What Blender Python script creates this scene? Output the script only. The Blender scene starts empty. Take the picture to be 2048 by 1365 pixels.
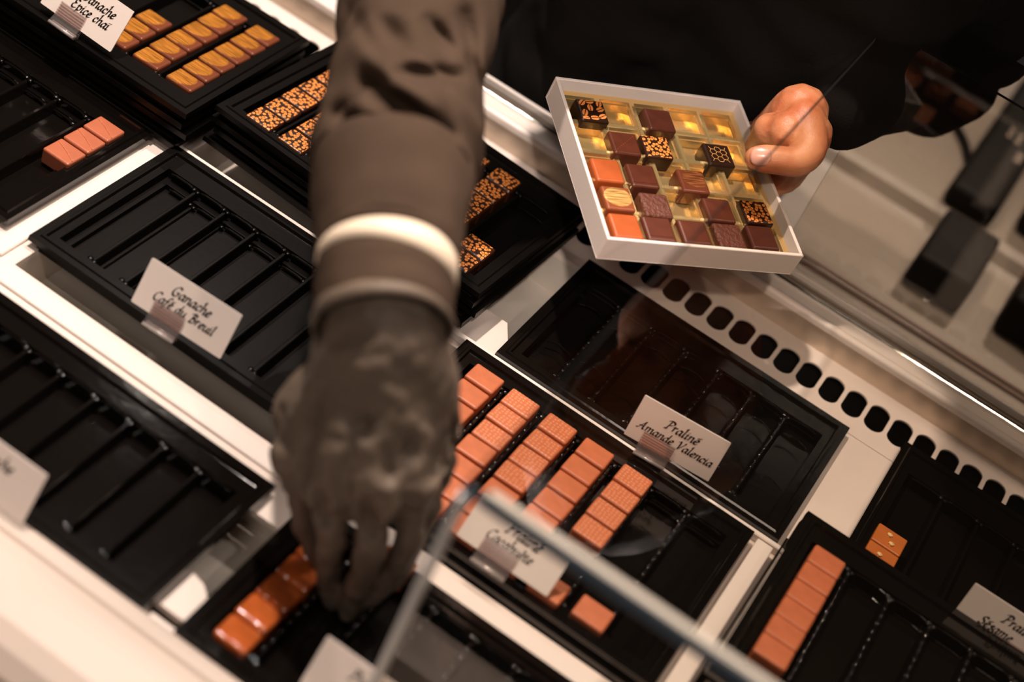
import bpy, bmesh, math, random
from mathutils import Vector, Matrix, noise
random.seed(7)
PI = math.pi
S = 0.01                      # everything below is written in centimetres
sc = bpy.context.scene
C = sc.collection

# ---------------------------------------------------------------- camera
FPX = 3300.0
RC = Matrix(((0.8192717294710774, 0.54538875510128, -0.17704501997668612),
             (0.47746247282201476, -0.47787988638750756, 0.7373333040307819),
             (0.31752703874812893, -0.6886086842288138, -0.6519161446601127)))
# columns of RC: image right, image down, forward in the world
CAMP = Vector((22.5, -93.8, 82.94))
cd = bpy.data.cameras.new('camera'); cam = bpy.data.objects.new('camera', cd); C.objects.link(cam)
r_, d_, f_ = RC.col[0], RC.col[1], RC.col[2]
m = Matrix((( r_[0], -d_[0], -f_[0], CAMP[0]*S), (r_[1], -d_[1], -f_[1], CAMP[1]*S),
            (r_[2], -d_[2], -f_[2], CAMP[2]*S), (0, 0, 0, 1)))
cam.matrix_world = m
cd.sensor_width = 36; cd.lens = FPX/2048*36; cd.clip_start = 0.05
cd.dof.use_dof = True; cd.dof.focus_distance = 1.27; cd.dof.aperture_fstop = 2.7
sc.camera = cam
def ray(px, py): return RC @ Vector(((px-1024)/FPX, (py-682.5)/FPX, 1.0))
def W(px, py, z=0.0):          # point of a level plane seen at a measured photo position
    r = ray(px, py); t = (z-CAMP[2])/r[2]; return CAMP + r*t
def D(px, py, d): return CAMP + ray(px, py)*d

# ---------------------------------------------------------------- world, lights, exposure
w = bpy.data.worlds.new('world'); sc.world = w; w.use_nodes = True
bg = w.node_tree.nodes['Background']; bg.inputs[0].default_value = (0.9, 0.62, 0.42, 1); bg.inputs[1].default_value = 0.02
def area(name, loc, aim, size, power, col, size_y=None, spread=PI):
    l = bpy.data.lights.new(name, 'AREA'); l.energy = power; l.color = col; l.size = size*S
    if size_y: l.shape = 'RECTANGLE'; l.size_y = size_y*S
    l.spread = spread
    o = bpy.data.objects.new(name, l); C.objects.link(o); o.location = Vector(loc)*S
    o.rotation_euler = (Vector(aim)-Vector(loc)).to_track_quat('-Z', 'Y').to_euler()
    return o
def spot(name, loc, aim, power, col, ang, rad=2.0, blend=.5):
    l = bpy.data.lights.new(name, 'SPOT'); l.energy = power; l.color = col; l.spot_size = math.radians(ang)
    l.spot_blend = blend; l.shadow_soft_size = rad*S
    o = bpy.data.objects.new(name, l); C.objects.link(o); o.location = Vector(loc)*S
    o.rotation_euler = (Vector(aim)-Vector(loc)).to_track_quat('-Z', 'Y').to_euler()
    return o
WARM = (1.0, 0.86, 0.76)
spot('key_and_fill_spot', (-52, 0, 190), (-6, -6, 0), 118, WARM, 46, 2.5)
spot('key_and_fill_spot', (85, -95, 180), (14, -6, 0), 16, WARM, 44, 2.5)  # added fill from the right front, no such lamp seen
spot('key_and_fill_spot', (40, -130, 150), (6, 11, 14), 60, WARM, 14, 3, .6)  # added narrow spot to brighten the carton and bare hand
spot('key_and_fill_spot', (28, 190, 200), (26, 84, -5), 120, WARM, 25, 5)  # added spot, cone kept to the back counter to brighten it
spot('added_glint_spot', (-32, 125, 150), (0, -10, 0), 2.5, WARM, 60, .35)  # small light added for glints on the tray beads
spot('added_glint_spot', (-88, 110, 150), (-10, -10, 0), 2.5, WARM, 60, .35)  # second light added for glints, no lamp seen there
area('linear_ceiling_lamp', (-5, 55, 182), (0, -5, 0), 150, 25, WARM, 4)
area('front_fill_panel', (10, -170, 150), (5, -5, 5), 50, 4.5, (1.0, .86, .76))  # unseen panel added as soft fill from the camera side
sc.view_settings.view_transform = 'Standard'; sc.view_settings.look = 'None'
sc.view_settings.exposure = 0.5; sc.view_settings.gamma = 1.0; sc.view_settings.use_curve_mapping = False
sc.cycles.max_bounces = 8; sc.cycles.transparent_max_bounces = 16
sc.cycles.use_denoising = True
sc.cycles.caustics_reflective = False; sc.cycles.caustics_refractive = False

# ---------------------------------------------------------------- materials
def mat(name, col, rough=.5, metal=0.0, spec=.5, coat=0.0, bump=0.0, bscale=300.0, var=0.0, vscale=20., sub=0.0, sheen=0.0, aniso=None):
    m = bpy.data.materials.new(name); m.use_nodes = True
    nt = m.node_tree; b = nt.nodes['Principled BSDF']
    b.inputs['Base Color'].default_value = (*col, 1); b.inputs['Roughness'].default_value = rough
    b.inputs['Metallic'].default_value = metal; b.inputs['Specular IOR Level'].default_value = spec
    b.inputs['Coat Weight'].default_value = coat; b.inputs['Sheen Weight'].default_value = sheen
    if sub: b.inputs['Subsurface Weight'].default_value = sub; b.inputs['Subsurface Radius'].default_value = (.01, .004, .002)
    tc = nt.nodes.new('ShaderNodeTexCoord')
    mp = nt.nodes.new('ShaderNodeMapping'); nt.links.new(tc.outputs['Object'], mp.inputs[0])
    if aniso: mp.inputs['Scale'].default_value = aniso
    if bump:
        n = nt.nodes.new('ShaderNodeTexNoise'); n.inputs['Scale'].default_value = bscale; n.inputs['Detail'].default_value = 4
        nt.links.new(mp.outputs[0], n.inputs['Vector'])
        bp = nt.nodes.new('ShaderNodeBump'); bp.inputs['Strength'].default_value = bump; bp.inputs['Distance'].default_value = .002
        nt.links.new(n.outputs[0], bp.inputs['Height']); nt.links.new(bp.outputs[0], b.inputs['Normal'])
    if var:
        n2 = nt.nodes.new('ShaderNodeTexNoise'); n2.inputs['Scale'].default_value = vscale; n2.inputs['Detail'].default_value = 5
        nt.links.new(mp.outputs[0], n2.inputs['Vector'])
        rp = nt.nodes.new('ShaderNodeValToRGB'); rp.color_ramp.elements[0].position = .3; rp.color_ramp.elements[1].position = .7
        rp.color_ramp.elements[0].color = (*[c*(1-var) for c in col], 1); rp.color_ramp.elements[1].color = (*[min(1, c*(1+var)) for c in col], 1)
        nt.links.new(n2.outputs[0], rp.inputs[0]); nt.links.new(rp.outputs[0], b.inputs['Base Color'])
    return m
def clear(name, tint, refl=.06, rough=.02, fres=1.45, edge_op=0.0):
    m = bpy.data.materials.new(name); m.use_nodes = True; nt = m.node_tree; N = nt.nodes; L = nt.links
    N.remove(N['Principled BSDF']); out = N['Material Output']
    t = N.new('ShaderNodeBsdfTransparent'); t.inputs[0].default_value = (*tint, 1)
    g = N.new('ShaderNodeBsdfGlossy'); g.inputs['Roughness'].default_value = rough; g.inputs[0].default_value = (1, 1, 1, 1)
    f = N.new('ShaderNodeFresnel'); f.inputs[0].default_value = fres
    geo = N.new('ShaderNodeNewGeometry')
    mu = N.new('ShaderNodeMath'); mu.operation = 'MULTIPLY_ADD'; mu.inputs[1].default_value = 1.0; mu.inputs[2].default_value = refl-.04
    L.new(f.outputs[0], mu.inputs[0])
    inv = N.new('ShaderNodeMath'); inv.operation = 'SUBTRACT'; inv.inputs[0].default_value = 1; L.new(geo.outputs['Backfacing'], inv.inputs[1])
    m2 = N.new('ShaderNodeMath'); m2.operation = 'MULTIPLY'; m2.use_clamp = True; L.new(mu.outputs[0], m2.inputs[0]); L.new(inv.outputs[0], m2.inputs[1])
    mx = N.new('ShaderNodeMixShader'); L.new(m2.outputs[0], mx.inputs[0]); L.new(t.outputs[0], mx.inputs[1]); L.new(g.outputs[0], mx.inputs[2])
    if edge_op:
        d = N.new('ShaderNodeBsdfDiffuse'); d.inputs[0].default_value = (*[c*.6 for c in tint], 1)
        mx2 = N.new('ShaderNodeMixShader'); mx2.inputs[0].default_value = edge_op
        L.new(mx.outputs[0], mx2.inputs[1]); L.new(d.outputs[0], mx2.inputs[2]); L.new(mx2.outputs[0], out.inputs[0])
    else: L.new(mx.outputs[0], out.inputs[0])
    return m
M = {}
M['black'] = mat('black_tray_plastic', (.0035, .0026, .002), .3, spec=.22, bump=.04, bscale=260)
M['black_sleek'] = mat('black_tray_plastic_sleek', (.004, .003, .0025), .09, spec=.7, bump=.05, bscale=90)
M['white'] = mat('white_painted_metal', (.76, .64, .57), .38, var=.05, vscale=14)
M['white_gloss'] = mat('white_gloss_trim', (.78, .68, .62), .4)
M['basin'] = mat('basin_metal', (.66, .58, .50), .4, metal=.1, var=.15, vscale=9)
M['steel'] = mat('brushed_steel', (.60, .48, .38), .33, metal=.55, var=.18, vscale=6, aniso=(1, .2, 1))
M['chrome'] = mat('chrome_channel', (.85, .82, .78), .12, metal=1)
M['dark'] = mat('dark_duct', (.006, .005, .004), .5)
M['seal'] = mat('dark_rubber_seal', (.01, .008, .007), .5)
M['worktop'] = mat('grey_worktop', (.20, .165, .135), .42, var=.12, vscale=5, bump=.05)
M['floor'] = mat('dark_floor', (.02, .016, .013), .5, var=.3, vscale=3)
M['wall'] = mat('dark_wall', (.02, .015, .012), .7, var=.2, vscale=2)
M['card'] = mat('label_card', (.84, .72, .65), .5)
M['ink'] = mat('dark_ink', (.02, .012, .008), .5)
M['carton'] = mat('white_carton', (.86, .74, .67), .55, bump=.06, bscale=500)
M['gold_foil'] = mat('gold_foil_insert', (.95, .66, .28), .2, metal=.8, bump=.25, bscale=60)
M['device'] = mat('black_device', (.005, .004, .0035), .6, spec=.12)
M['device_grey'] = mat('grey_device_panel', (.30, .24, .2), .4)
M['brown_dev'] = mat('brown_panel', (.10, .045, .028), .5)
M['jacket'] = mat('lit_cotton', (.068, .043, .029), .9, spec=.1, sheen=.0, bump=.35, bscale=700, var=.12, vscale=30)  # right sleeve copy of the jacket cloth, lamp light put into its colour
M['jacket_shaded'] = mat('shaded_cotton', (.006, .0045, .004), .9, spec=.15, bump=.3, bscale=500)  # same jacket cloth, shade put into the near-black colour
M['glove'] = mat('nitrile_glove', (.135, .098, .072), .55, spec=.35, bump=.3, bscale=45, var=.2, vscale=25)
M['band'] = mat('lit_wrist_skin', (.92, .74, .56), .45)  # pale tone stands for wrist skin under bright light
M['hair'] = mat('dark_hair', (.05, .022, .01), .5, bump=.6, bscale=200)
M['nail'] = mat('finger_nail', (.72, .34, .24), .22, coat=.3)
M['nut'] = mat('nut_piece', (.75, .50, .20), .5)
M['gold_print'] = mat('gold_print', (.85, .42, .13), .35, metal=.3)
M['orange_print'] = mat('orange_print', (.80, .25, .06), .45)
M['glass'] = clear('clear_glass', (.90, .88, .85), .06)
M['glass_back'] = clear('clear_back_glass', (.93, .90, .86), .05)
M['edge'] = clear('glass_edge', (.34, .37, .39), .10, .08, 1.5, .45)
M['edge_navy'] = clear('deep_glass_edge', (.09, .17, .27), .08, .15, 1.5, .7)
M['bevel'] = mat('pale_glass_reflection', (.80, .78, .76), .25)  # pale tone stands for reflections along the glass edges
M['acrylic'] = clear('clear_acrylic_clip', (.93, .88, .87), .16, .08, 1.5, .06)
M['acrylic_rib'] = clear('clear_acrylic_rib', (.80, .68, .66), .2, .08, 1.5, .1)
M['acrylic_foot'] = clear('clear_acrylic_foot', (.85, .78, .75), .3, .1, 1.5, .45)

def skin_mat():
    m = mat('skin', (.62, .24, .11), .42, sub=.12, bump=.22, bscale=900)
    nt = m.node_tree; N = nt.nodes; L = nt.links; b = N['Principled BSDF']
    tc = N.new('ShaderNodeTexCoord'); n = N.new('ShaderNodeTexNoise'); n.inputs['Scale'].default_value = 38; n.inputs['Detail'].default_value = 6
    L.new(tc.outputs['Object'], n.inputs['Vector'])
    rp = N.new('ShaderNodeValToRGB'); rp.color_ramp.elements[0].position = .35; rp.color_ramp.elements[1].position = .68
    rp.color_ramp.elements[0].color = (.52, .15, .06, 1); rp.color_ramp.elements[1].color = (.72, .31, .15, 1)
    L.new(n.outputs[0], rp.inputs[0]); L.new(rp.outputs[0], b.inputs['Base Color'])
    return m
M['skin'] = skin_mat()

def dots_mat(name, base, dot, scale, thr, thr2=.46, rough=.35, rand=1.0, stretch=1.0, bump=False):
    m = mat(name, base, rough); nt = m.node_tree; N = nt.nodes; L = nt.links; b = N['Principled BSDF']
    tc = N.new('ShaderNodeTexCoord'); oi = N.new('ShaderNodeObjectInfo')
    mp = N.new('ShaderNodeMapping'); mp.inputs['Scale'].default_value = (1, stretch, .0)
    L.new(tc.outputs['Object'], mp.inputs[0])
    ad = N.new('ShaderNodeVectorMath'); ad.operation = 'ADD'
    mul = N.new('ShaderNodeMath'); mul.operation = 'MULTIPLY'; mul.inputs[1].default_value = 3.7
    L.new(oi.outputs['Random'], mul.inputs[0]); L.new(mp.outputs[0], ad.inputs[0]); L.new(mul.outputs[0], ad.inputs[1])
    v1 = N.new('ShaderNodeTexVoronoi'); v1.voronoi_dimensions = '2D'; v1.feature = 'DISTANCE_TO_EDGE'
    v2 = N.new('ShaderNodeTexVoronoi'); v2.voronoi_dimensions = '2D'; v2.feature = 'F1'
    for v in (v1, v2):
        v.inputs['Scale'].default_value = scale; v.inputs['Randomness'].default_value = rand; L.new(ad.outputs[0], v.inputs['Vector'])
    a = N.new('ShaderNodeMath'); a.operation = 'GREATER_THAN'; a.inputs[1].default_value = thr; L.new(v1.outputs['Distance'], a.inputs[0])
    c = N.new('ShaderNodeMath'); c.operation = 'LESS_THAN'; c.inputs[1].default_value = thr2; L.new(v2.outputs['Distance'], c.inputs[0])
    an = N.new('ShaderNodeMath'); an.operation = 'MULTIPLY'; L.new(a.outputs[0], an.inputs[0]); L.new(c.outputs[0], an.inputs[1])
    # print only on the top face
    ge = N.new('ShaderNodeSeparateXYZ'); L.new(tc.outputs['Normal'], ge.inputs[0])
    up = N.new('ShaderNodeMath'); up.operation = 'GREATER_THAN'; up.inputs[1].default_value = .8; L.new(ge.outputs[2], up.inputs[0])
    an2 = N.new('ShaderNodeMath'); an2.operation = 'MULTIPLY'; L.new(an.outputs[0], an2.inputs[0]); L.new(up.outputs[0], an2.inputs[1])
    mx = N.new('ShaderNodeMix'); mx.data_type = 'RGBA'; L.new(an2.outputs[0], mx.inputs['Factor'])
    mx.inputs['A'].default_value = (*base, 1); mx.inputs['B'].default_value = (*dot, 1)
    L.new(mx.outputs['Result'], b.inputs['Base Color'])
    return m
M['pebble'] = dots_mat('pebble_dot_chocolate', (.035, .010, .004), (.85, .28, .06), 300, .06, .43, stretch=1.0)
M['milk'] = mat('milk_chocolate', (.50, .135, .052), .45, bump=.12, bscale=400, var=.10, vscale=80)
M['front_white'] = mat('front_rail_paint', (.55, .45, .385), .5, spec=.3)
M['milk_dots'] = dots_mat('milk_chocolate_fine_dots', (.50, .135, .052), (.66, .25, .12), 330, .10, .28, .45, .35)
M['rose'] = mat('rosy_milk_chocolate', (.42, .115, .052), .4, bump=.1, var=.08, vscale=60)
M['caramel'] = mat('caramel_chocolate', (.45, .115, .018), .4, var=.08, vscale=60)
M['darkc'] = mat('dark_chocolate', (.070, .017, .009), .34, var=.15, vscale=90)
M['darkline'] = mat('dark_milk_chocolate', (.10, .024, .011), .34, var=.15, vscale=90)
M['darkest'] = mat('bitter_chocolate', (.022, .008, .004), .3)
M['textured'] = mat('textured_dark_chocolate', (.12, .030, .014), .5, bump=1.0, bscale=280)
M['orange'] = mat('orange_milk_chocolate', (.42, .085, .018), .35, var=.1, vscale=70)
M['syrup'] = mat('glazed_caramel_chocolate', (.46, .10, .022), .12, coat=.8, bump=.5, bscale=110, var=.2, vscale=60)
def brush_mat(name, base, gold, cx, cy, rad, edge=.25, streak=260):
    m = mat(name, base, .3); nt = m.node_tree; N = nt.nodes; L = nt.links; b = N['Principled BSDF']
    tc = N.new('ShaderNodeTexCoord')
    sub = N.new('ShaderNodeVectorMath'); sub.operation = 'SUBTRACT'; sub.inputs[1].default_value = (cx*S, cy*S, 0)
    L.new(tc.outputs['Object'], sub.inputs[0])
    mp = N.new('ShaderNodeMapping'); mp.inputs['Scale'].default_value = (100, 125, 0); L.new(sub.outputs[0], mp.inputs[0])
    ln = N.new('ShaderNodeVectorMath'); ln.operation = 'LENGTH'; L.new(mp.outputs[0], ln.inputs[0])
    st = N.new('ShaderNodeMapping'); st.inputs['Rotation'].default_value = (0, 0, .35); st.inputs['Scale'].default_value = (60, streak*3, 60)
    oi = N.new('ShaderNodeObjectInfo'); ad = N.new('ShaderNodeVectorMath'); ad.operation = 'ADD'
    L.new(tc.outputs['Object'], st.inputs[0]); L.new(st.outputs[0], ad.inputs[0])
    mu = N.new('ShaderNodeMath'); mu.operation = 'MULTIPLY'; mu.inputs[1].default_value = 50; L.new(oi.outputs['Random'], mu.inputs[0]); L.new(mu.outputs[0], ad.inputs[1])
    n = N.new('ShaderNodeTexNoise'); n.inputs['Scale'].default_value = 1.0; n.inputs['Detail'].default_value = 3; L.new(ad.outputs[0], n.inputs['Vector'])
    sm = N.new('ShaderNodeMath'); sm.operation = 'MULTIPLY_ADD'; sm.inputs[1].default_value = edge; L.new(n.outputs[0], sm.inputs[0]); L.new(ln.outputs['Value'], sm.inputs[2])
    ge = N.new('ShaderNodeSeparateXYZ'); L.new(tc.outputs['Normal'], ge.inputs[0])
    rp = N.new('ShaderNodeMath'); rp.operation = 'LESS_THAN'; rp.inputs[1].default_value = rad+edge*.5; L.new(sm.outputs[0], rp.inputs[0])
    up = N.new('ShaderNodeMath'); up.operation = 'GREATER_THAN'; up.inputs[1].default_value = .7; L.new(ge.outputs[2], up.inputs[0])
    msk = N.new('ShaderNodeMath'); msk.operation = 'MULTIPLY'; L.new(rp.outputs[0], msk.inputs[0]); L.new(up.outputs[0], msk.inputs[1])
    cr = N.new('ShaderNodeValToRGB'); cr.color_ramp.elements[0].position = .38; cr.color_ramp.elements[1].position = .62
    cr.color_ramp.elements[0].color = (*[c*.3 for c in gold], 1); cr.color_ramp.elements[1].color = (*gold, 1); L.new(n.outputs[0], cr.inputs[0])
    mx = N.new('ShaderNodeMix'); mx.data_type = 'RGBA'; L.new(msk.outputs[0], mx.inputs['Factor']); mx.inputs['A'].default_value = (*base, 1)
    L.new(cr.outputs[0], mx.inputs['B']); L.new(mx.outputs['Result'], b.inputs['Base Color'])
    mm = N.new('ShaderNodeMath'); mm.operation = 'MULTIPLY'; mm.inputs[1].default_value = .15; L.new(msk.outputs[0], mm.inputs[0]); L.new(mm.outputs[0], b.inputs['Metallic'])
    return m
M['gold_brush'] = brush_mat('gold_brushed_chocolate', (.16, .042, .018), (.60, .225, .032), -.55, .12, 1.4, .9, 520)
M['gold_square'] = brush_mat('gold_dusted_chocolate', (.25, .06, .02), (.85, .45, .14), 0, .1, 1.15, .1)
M['streak'] = brush_mat('copper_streaked_chocolate', (.14, .034, .014), (.36, .11, .035), .2, .2, 1.1, .8)

# ---------------------------------------------------------------- helpers
def finish(bm, name, m, parent=None, smooth=False, loc=None):
    for v in bm.verts: v.co *= S
    me = bpy.data.meshes.new(name); bm.normal_update(); bm.to_mesh(me); bm.free()
    if smooth:
        for p in me.polygons: p.use_smooth = True
    for q in (m if isinstance(m, (list, tuple)) else [m]): me.materials.append(q)
    o = bpy.data.objects.new(name, me); C.objects.link(o)
    if loc is not None: o.location = Vector(loc)*S
    if parent: o.parent = parent
    return o
def tag(o, label=None, cat=None, group=None, kind=None):
    if label: o['label'] = label
    if cat: o['category'] = cat
    if group: o['group'] = group
    if kind: o['kind'] = kind
    return o
def empty(name, label, cat, loc=(0, 0, 0), rz=0, group=None):
    o = bpy.data.objects.new(name, None); C.objects.link(o); o.empty_display_size = .02
    o.location = Vector(loc)*S; o.rotation_euler = (0, 0, rz)
    return tag(o, label, cat, group)
def box(bm, x0, x1, y0, y1, z0, z1, mi=0):
    vs = [bm.verts.new((x, y, z)) for z in (z0, z1) for x, y in ((x0, y0), (x1, y0), (x1, y1), (x0, y1))]
    fs = [(3, 2, 1, 0), (4, 5, 6, 7), (0, 1, 5, 4), (1, 2, 6, 5), (2, 3, 7, 6), (3, 0, 4, 7)]
    out = []
    for f in fs:
        fc = bm.faces.new([vs[i] for i in f]); fc.material_index = mi; out.append(fc)
    return vs, out
def bevel(bm, w_, seg=2):
    bmesh.ops.bevel(bm, geom=bm.edges[:], offset=w_, segments=seg, profile=.5, affect='EDGES', clamp_overlap=True)
def bbox_obj(name, m, x0, x1, y0, y1, z0, z1, bev=.1, parent=None, seg=2):
    bm = bmesh.new(); box(bm, x0, x1, y0, y1, z0, z1)
    if bev: bevel(bm, bev, seg)
    return finish(bm, name, m, parent)
def sphere(bm, c, r, sub=2, scale=(1, 1, 1), mi=0):
    mt = Matrix.Translation(Vector(c)) @ Matrix.Diagonal((r*scale[0], r*scale[1], r*scale[2], 1))
    g = bmesh.ops.create_icosphere(bm, subdivisions=sub, radius=1, matrix=mt)
def frame(t, ref=Vector((0, 0, 1))):
    t = t.normalized()
    if abs(t.dot(ref)) > .95: ref = Vector((0, 1, 0))
    a = t.cross(ref).normalized(); b = t.cross(a).normalized()
    return a, b
def tube(bm, pts, rad, n=12, cap=True, closed=False):
    pts = [Vector(p) for p in pts]; rings = []
    rad = rad if isinstance(rad, (list, tuple)) else [rad]*len(pts)
    for i, p in enumerate(pts):
        if closed: t = pts[(i+1) % len(pts)]-pts[i-1]
        else: t = pts[min(i+1, len(pts)-1)]-pts[max(i-1, 0)]
        a, b = frame(t)
        rings.append([bm.verts.new(p+(a*math.cos(2*PI*k/n)+b*math.sin(2*PI*k/n))*rad[i]) for k in range(n)])
    m_ = len(pts)
    for i in range(m_ if closed else m_-1):
        A, B = rings[i], rings[(i+1) % m_]
        for k in range(n): bm.faces.new((A[k], A[(k+1) % n], B[(k+1) % n], B[k]))
    if cap and not closed:
        bm.faces.new(rings[0][::-1]); bm.faces.new(rings[-1])
def chain(bm, pts, rad, n=14):           # limb: tapered tube with ball joints, to be fused by remeshing
    tube(bm, pts, rad, n)
    for p, r in zip(pts, rad): sphere(bm, p, r, 2)
def smooth_path(pts, k=8):
    pts = [Vector(p) for p in pts]; P = [pts[0]*2-pts[1]]+pts+[pts[-1]*2-pts[-2]]; out = []
    for i in range(1, len(P)-2):
        for j in range(k):
            t = j/k; a, b, c, d = P[i-1], P[i], P[i+1], P[i+2]
            out.append(.5*((2*b)+(c-a)*t+(2*a-5*b+4*c-d)*t*t+(3*b-a-3*c+d)*t**3))
    out.append(pts[-1]); return out
def fuse(bm, name, m, voxel, smooth=4, parent=None):
    """one continuous surface out of overlapping limbs"""
    bmesh.ops.recalc_face_normals(bm, faces=bm.faces[:])
    o = finish(bm, name, m, parent)
    md = o.modifiers.new('r', 'REMESH'); md.mode = 'VOXEL'; md.voxel_size = voxel*S; md.use_smooth_shade = True
    ms = o.modifiers.new('s', 'SMOOTH'); ms.factor = .5; ms.iterations = smooth
    dg = bpy.context.evaluated_depsgraph_get(); dg.update()
    me = bpy.data.meshes.new_from_object(o.evaluated_get(dg))
    old = o.data; o.modifiers.clear(); o.data = me; bpy.data.meshes.remove(old)
    for p in me.polygons: p.use_smooth = True
    if not me.materials: me.materials.append(m)
    return o

# ---------------------------------------------------------------- the room
fl = finish((lambda b: (box(b, -250, 250, -220, 260, -94, -92), b)[1])(bmesh.new()), 'floor', M['floor']); tag(fl, kind='structure')
wb = finish((lambda b: (box(b, -250, 250, 260, 264, -94, 230), b)[1])(bmesh.new()), 'wall_back', M['wall']); tag(wb, kind='structure')

# ---------------------------------------------------------------- display case
case = empty('display_case', 'white refrigerated chocolate display case with slotted back vent and glass panes', 'display case', (0, 0, -92))
def cpart(bm, name, m, parent=case, smooth=False):
    for v in bm.verts: v.co.z += 92
    return finish(bm, name, m, parent, smooth)
DZ = -1.0
# deck: strips around the openings
bm = bmesh.new()
XA, XB = -75, 75
rows = [(-38.0, -25.2), (-21.6, -3.1), (-1.7, 13.6)]
COLS = [[(-58, -33.6), (-30.2, 23.4), (27.0, 54)], [(-58.8, -33.8), (-30.2, 23.4), (29.6, 56)], [(-58, -33.6), (-30.2, 24.2), (29.6, 56)]]
ys = [-39.6] + [v for r in rows for v in r] + [14.6]
for i in range(0, len(ys), 2):
    box(bm, XA, XB, ys[i], ys[i+1], DZ-.5, DZ)
for (y0, y1), cols in zip(rows, COLS):
    xs = [XA]+[v for c in cols for v in c]+[XB]
    for i in range(0, len(xs), 2): box(bm, xs[i], xs[i+1], y0, y1, DZ-.5, DZ)
# small white corner flanges left standing in the gaps between neighbouring trays
def prism(bm, pts, z0, z1):
    a = [bm.verts.new((x, y, z0)) for x, y in pts]; b = [bm.verts.new((x, y, z1)) for x, y in pts]
    bm.faces.new(a[::-1]); bm.faces.new(b); n = len(pts)
    for i in range(n): bm.faces.new((a[i], a[(i+1) % n], b[(i+1) % n], b[i]))
prism(bm, [(-5, -1.7), (.6, -1.7), (.6, -1.0), (-1.6, 2.6), (-5, 2.6)], DZ-.5, DZ+.02)
prism(bm, [(-5.5, -25.1), (-1.0, -25.1), (-1.0, -26.6), (-2.4, -27.2), (-5.5, -27.2)], DZ-.5, DZ+.02)
prism(bm, [(-5.5, -37.2), (-1.0, -37.2), (-1.6, -35.6), (-3.2, -34.2), (-5.5, -33.6)], DZ-.5, DZ+.02)
cpart(bm, 'deck', M['white'])
# upstanding divider bars between the rows and columns
bm = bmesh.new(); box(bm, XA, XB, -2.55, -2.05, DZ, DZ+.75); bevel(bm, .08, 1); cpart(bm, 'divider_bar', M['white_gloss'])
bm = bmesh.new(); box(bm, XA, XB, -23.8, -22.2, DZ, DZ+.25); bevel(bm, .08, 1); cpart(bm, 'divider_bar', M['white_gloss'])
bm = bmesh.new(); box(bm, 23.75, 25.1, -39, -3.0, DZ, DZ+1.0); bevel(bm, .1, 2); cpart(bm, 'divider_bar', M['white_gloss'])
bm = bmesh.new(); box(bm, -32.6, -31.3, -21.8, -3, DZ, DZ+.3); bevel(bm, .08, 1); cpart(bm, 'divider_bar', M['white_gloss'])
# basins under the openings
for (y0, y1), cols in zip(rows, COLS):
    for (x0, x1) in cols:
        bm = bmesh.new(); zb = -5.0; t = .2
        box(bm, x0-t, x1+t, y0-t, y1+t, zb-t, zb); box(bm, x0-t, x0, y0, y1, zb, DZ-.5); box(bm, x1, x1+t, y0, y1, zb, DZ-.5)
        box(bm, x0-t, x1+t, y0-t, y0, zb, DZ-.5); box(bm, x0-t, x1+t, y1, y1+t, zb, DZ-.5)
        cpart(bm, 'basin', M['basin'])
# slotted vent plate
bm = bmesh.new(); pitch = 2.205; yc = 18.35; n = 28
x = 28.8-40*pitch-pitch/2
for k in range(58):
    cx = 28.8+(k-40)*pitch; hw, hl = .92, 1.78
    inner = []; outer = []
    for i in range(n):
        a = 2*PI*(i+.5)/n; cxx, cyy = math.cos(a), math.sin(a)
        px = hw*cxx; py = hw*cyy+(hl-hw)*(1 if cyy > 0 else -1)
        inner.append((cx+px, yc+py))
        sx, sy = pitch/2, 2.4
        tt = min(sx/abs(cxx) if abs(cxx) > 1e-6 else 1e9, sy/abs(cyy) if abs(cyy) > 1e-6 else 1e9)
        outer.append((cx+cxx*tt, yc+cyy*tt))
    vi = [bm.verts.new((p[0], p[1], DZ)) for p in inner]; vo = [bm.verts.new((p[0], p[1], DZ)) for p in outer]
    vd = [bm.verts.new((p[0], p[1], DZ-.14)) for p in inner]
    for i in range(n):
        j = (i+1) % n
        bm.faces.new((vi[i], vo[i], vo[j], vi[j])); bm.faces.new((vd[i], vi[i], vi[j], vd[j]))
    # corner fills
    for sx in (-1, 1):
        for sy in (-1, 1):
            c = bm.verts.new((cx+sx*pitch/2, yc+sy*2.4, DZ))
            near = sorted(vo, key=lambda v: (v.co-c.co).length)[:2]
            bm.faces.new((c, near[0], near[1]))
box(bm, XA, XB, 14.55, yc-2.4, DZ-.4, DZ); box(bm, XA, XB, yc+2.4, 22.4, DZ-.4, DZ)
bmesh.ops.recalc_face_normals(bm, faces=bm.faces[:])
cpart(bm, 'vent_plate', M['white'])
bm = bmesh.new(); box(bm, XA, XB, 15.2, 21.6, -7, -6.8); box(bm, XA, XB, 15.0, 15.2, -7, DZ-.4); box(bm, XA, XB, 21.6, 21.8, -7, DZ-.4); cpart(bm, 'air_duct', M['dark'])
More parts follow.
